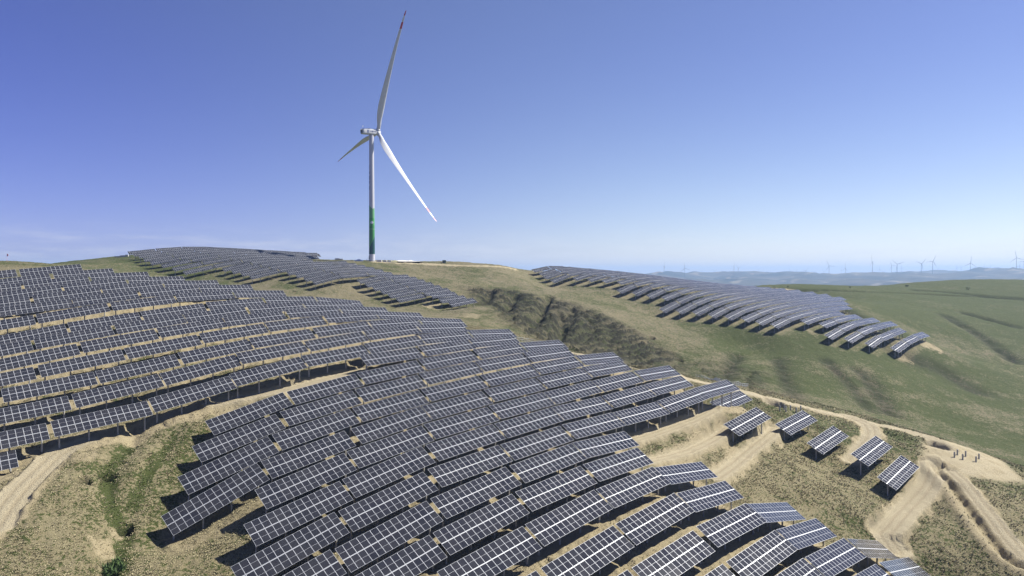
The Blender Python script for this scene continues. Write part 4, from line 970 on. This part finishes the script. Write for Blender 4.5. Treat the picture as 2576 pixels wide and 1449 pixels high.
# concrete stubs waiting for their tables
def stub():
    mb=MB();mb.tube([(0,0,-.5),(0,0,1.45),(0,0,1.5)],[.2,.2,.17],14);mb.tube([(0,0,1.5),(0,0,1.56)],[.12,.12],10);return mb.mesh('concrete_stub',[M_conc])
ME_stub=stub();sub4=3640,1740,.3132
for px,py in [(567,290),(605,257),(673,315),(710,275),(843,345),(880,303)]:
    x,y,z=place(sub4[0]+px*sub4[2],sub4[1]+py*sub4[2]);ob('concrete_stub',ME_stub,label='short round concrete stub on the open dug pad by the trench',cat='concrete stub',group='stubs on the open pad').location=(x,y,z)
for px,py in [(1103,503),(1156,490),(1176,515),(1229,493),(1296,525),(1348,500)]:
    x,y,z=place(2740+px*.3434,1470+py*.3434);ob('concrete_stub',ME_stub,label='short round concrete stub in the dug hollow behind the lone table',cat='concrete stub',group='stubs in the dug hollow').location=(x,y,z)
# rail fences along the spur edge
def fence(pix,h,lab):
    p=densify(to_world(pix),2.);z=gz_many(p)
    e=bpy.data.objects.new('rail_fence',None);link(e);e.location=(p[0][0],p[0][1],z[0]);e['label']=lab;e['category']='fence'
    o0=Vector(e.location)
    V3=[Vector((a[0],a[1],b))-o0 for a,b in zip(p,z)]
    mp_=MB();mp_.box((-.04,-.04,-.3),(.04,.04,h));ME_p=mp_.mesh('fence_post',[M_rail])
    for q in V3: ob('fence_post',ME_p,e,loc=q)
    for k,hh in enumerate((.12,h*.5,h)):
        mb=MB()
        for a,b in zip(V3[:-1],V3[1:]): mb.bar(a+Vector((0,0,hh)),b+Vector((0,0,hh)),.05,.06)
        ob('rail',mb.mesh('rail',[M_rail]),e)
    mb=MB()
    for a,b in zip(V3[:-1],V3[1:]):
        n=int((b-a).length/.28)
        for k in range(1,n):
            q=a.lerp(b,k/n);mb.bar(q+Vector((0,0,.12)),q+Vector((0,0,h)),.018,.018)
    ob('fence_wires',mb.mesh('fence_wires',[M_rail]),e,kind='stuff')
fence([(2064,1364),(2090,1367),(2130,1374),(2165,1382)],1.25,'short pale mesh fence behind the tables where the grassy spur begins')
fence([(2783,1510),(2830,1522),(2880,1534),(2930,1545),(2992,1553)],1.3,'long pale mesh fence along the outer side of the spur road')
# bushes
def bush(name,lab,px,py,r,h,n,mats,grp=None,blade=.0,q=None):
    x,y,z=q or place(px,py);e=bpy.data.objects.new(name,None);link(e);e.location=(x,y,z-.05);e['label']=lab;e['category']='bush'
    if grp: e['group']=grp
    mb=MB()
    for k in range(7):
        a=random.uniform(0,6.28);t=random.uniform(.3,.8);mb.tube([(0,0,-.1),(.4*r*math.cos(a)*t,.4*r*math.sin(a)*t,.45*h),(r*math.cos(a)*t,r*math.sin(a)*t,h*.8)],[.04,.03,.012],5)
    ob('stem',mb.mesh('stem',[M_bark]),e)
    mb=MB();cl=[(random.gauss(0,.42)*r,random.gauss(0,.42)*r,random.uniform(.2,.95)*h,random.uniform(.25,.5)*r) for _ in range(14)]
    for k in range(n):
        c=random.choice(cl);d=Vector((random.gauss(0,1),random.gauss(0,1),random.gauss(0,.8)));d.normalize()
        p=Vector(c[:3])+d*c[3]*random.uniform(.3,1.)
        if p.z<.02: p.z=.02
        s=random.uniform(.5,1.)*(blade or .11*r)
        up=Vector((random.gauss(0,.5),random.gauss(0,.5),1)) if blade else Vector((random.gauss(0,1),random.gauss(0,1),random.gauss(0,1)))
        up.normalize();sd_=up.cross(d);sd_=sd_.normalized() if sd_.length>1e-4 else Vector((1,0,0))
        wv=sd_*(s*.12 if blade else s*.5)
        mb.add([p-wv,p+wv,p+up*s+wv*.3,p+up*s-wv*.3],[(0,1,2,3)],random.choice((0,0,1)))
    ob('foliage',mb.mesh('foliage',mats),e)
bush('tussock_bush','spiky green tussock bush growing in the grassy gully',462,2262,1.5,1.3,1500,[M_leaf,M_leaf2],blade=.75)
for px,py,d0,r,h,lab in [(3627,1148,450,2.6,2.2,'round dark bush alone on the far green pasture'),(3873,1160,450,2.,2.4,'upright dark bush above the pasture ditch'),(3098,1154,400,1.6,2.,'small bush at the start of the pasture track'),(3152,1150,400,1.3,1.6,'tiny bush behind the pasture track start'),(3400,1153,400,1.5,1.7,'small bush midway along the pasture track'),(1180,1167,220,1.3,.9,'low green bush on dry grass below the solar knoll'),(1550,1150,220,.9,.7,'tiny bush near the knoll shadows') ]:
    try: bush('bush',lab,px,py,r,h,380,[M_leaf2,M_leaf],q=place(px,py,d0))
    except Exception as ex: print('bush',px,ex)
# survey pole with a flag at the left crest
x,y,z=place(28,1046,200);mb=MB();mb.tube([(0,0,-.2),(0,0,3.2)],[.04,.03],6);mb.add([(0,0,2.2),(.5,.05,2.2),(.5,.05,3.1),(0,0,3.1),(0,.04,2.2),(.5,.09,2.2),(.5,.09,3.1),(0,.04,3.1)],[(0,1,2,3),(7,6,5,4),(0,4,5,1),(1,5,6,2),(2,6,7,3)])
o=ob('marker_pole',mb.mesh('marker_pole',[mat('marker_pink',(.8,.35,.38),.6)]),label='thin pink marker pole on the tan crest track',cat='pole');o.location=(x,y,z)
# ---------------------------------------------------------------- grass tussocks on the open ground
def tussocks(n,seed):
    rg=np.random.default_rng(seed)
    a=np.radians(rg.uniform(-41,41,n));d=86*(250/86)**rg.uniform(0,1,n)**1.15
    x=d*np.sin(a);y=d*np.cos(a)
    z,dirt,g,dark,straw,road,ruts,grey=ground(x,y,True)
    cl=vnoise(x/3.2,y/3.2,301)
    keep=(dirt<.25)&(straw+.6*rg.uniform(-1,1,n)<.45)&(cl+rg.uniform(-.3,.3,n)>.36)
    x,y,z,g,d=x[keep],y[keep],z[keep],g[keep],d[keep];m=len(x)
    sc_=np.clip(d/150,.8,1.5)
    isg=(g+rg.normal(0,.22,m)+.5*(vnoise(x/5,y/5,303)-.5))>.80
    nb=4;w_=.04*sc_;V=[];C=[]
    base=rg.uniform(0,6.28,m)
    for b in range(nb):
        an=base+6.28*b/nb+rg.normal(0,.4,m);h=rg.uniform(.08,.2,m)*sc_;ln=rg.uniform(.06,.22,m)*sc_;r0=rg.uniform(.0,.12,m)*sc_
        dx,dy=np.cos(an),np.sin(an);px,py=-dy,dx
        bx=x+dx*r0;by=y+dy*r0;tx=x+dx*(r0+ln);ty=y+dy*(r0+ln)
        q=np.stack([np.stack([bx-px*w_*1.6,by-py*w_*1.6,z-.04],-1),np.stack([bx+px*w_*1.6,by+py*w_*1.6,z-.04],-1),np.stack([tx+px*w_*.8,ty+py*w_*.8,z+h],-1),np.stack([tx-px*w_*.8,ty-py*w_*.8,z+h],-1)],1)
        V.append(q)
    V=np.stack(V,1).reshape(-1,3);nq=len(V)//4
    me=bpy.data.meshes.new('dry_grass');me.vertices.add(len(V));me.vertices.foreach_set('co',V.ravel())
    me.loops.add(nq*4);me.loops.foreach_set('vertex_index',np.arange(nq*4,dtype=np.int32));me.polygons.add(nq);me.polygons.foreach_set('loop_start',np.arange(0,nq*4,4,dtype=np.int32))
    tone=rg.uniform(.75,1.25,(m,1));col=np.where(isg[:,None],np.array([[.058,.078,.024]]),np.array([[.35,.31,.185]]))*tone
    at=me.attributes.new('tone','FLOAT_COLOR','POINT');cc=np.repeat(np.c_[col,np.ones(m)],nb*4,0);at.data.foreach_set('color',cc.ravel().astype(np.float32))
    mt=mat('grass_blades',(.4,.35,.2),.9,0,.1);t,b_,N,K=nodes(mt);q=N('ShaderNodeAttribute',attribute_name='tone');K(q.outputs['Color'],b_.inputs['Base Color'])
    me.materials.append(mt);me.update(calc_edges=True)
    print('tussocks',m)
    return ob('dry_grass',me,label='pale dry grass tussocks with green blades over the open slopes',cat='grass',kind='stuff')
tussocks(270000,5)
HAZE_D=1.05e-4
# ---------------------------------------------------------------- haze
HZ=mat('haze_air',(1,1,1));t_=HZ.node_tree;t_.nodes.clear();o_=t_.nodes.new('ShaderNodeOutputMaterial');v_=t_.nodes.new('ShaderNodeVolumePrincipled')
v_.inputs['Color'].default_value=(.46,.68,1.,1);v_.inputs['Density'].default_value=HAZE_D;v_.inputs['Anisotropy'].default_value=.2;t_.links.new(v_.outputs[0],o_.inputs['Volume'])
mb=MB();mb.box((-19000,-3000,-260),(19000,19000,190));ob('haze',mb.mesh('haze',[HZ]),label='thin pale blue haze filling the air over the hills',cat='haze',kind='stuff')
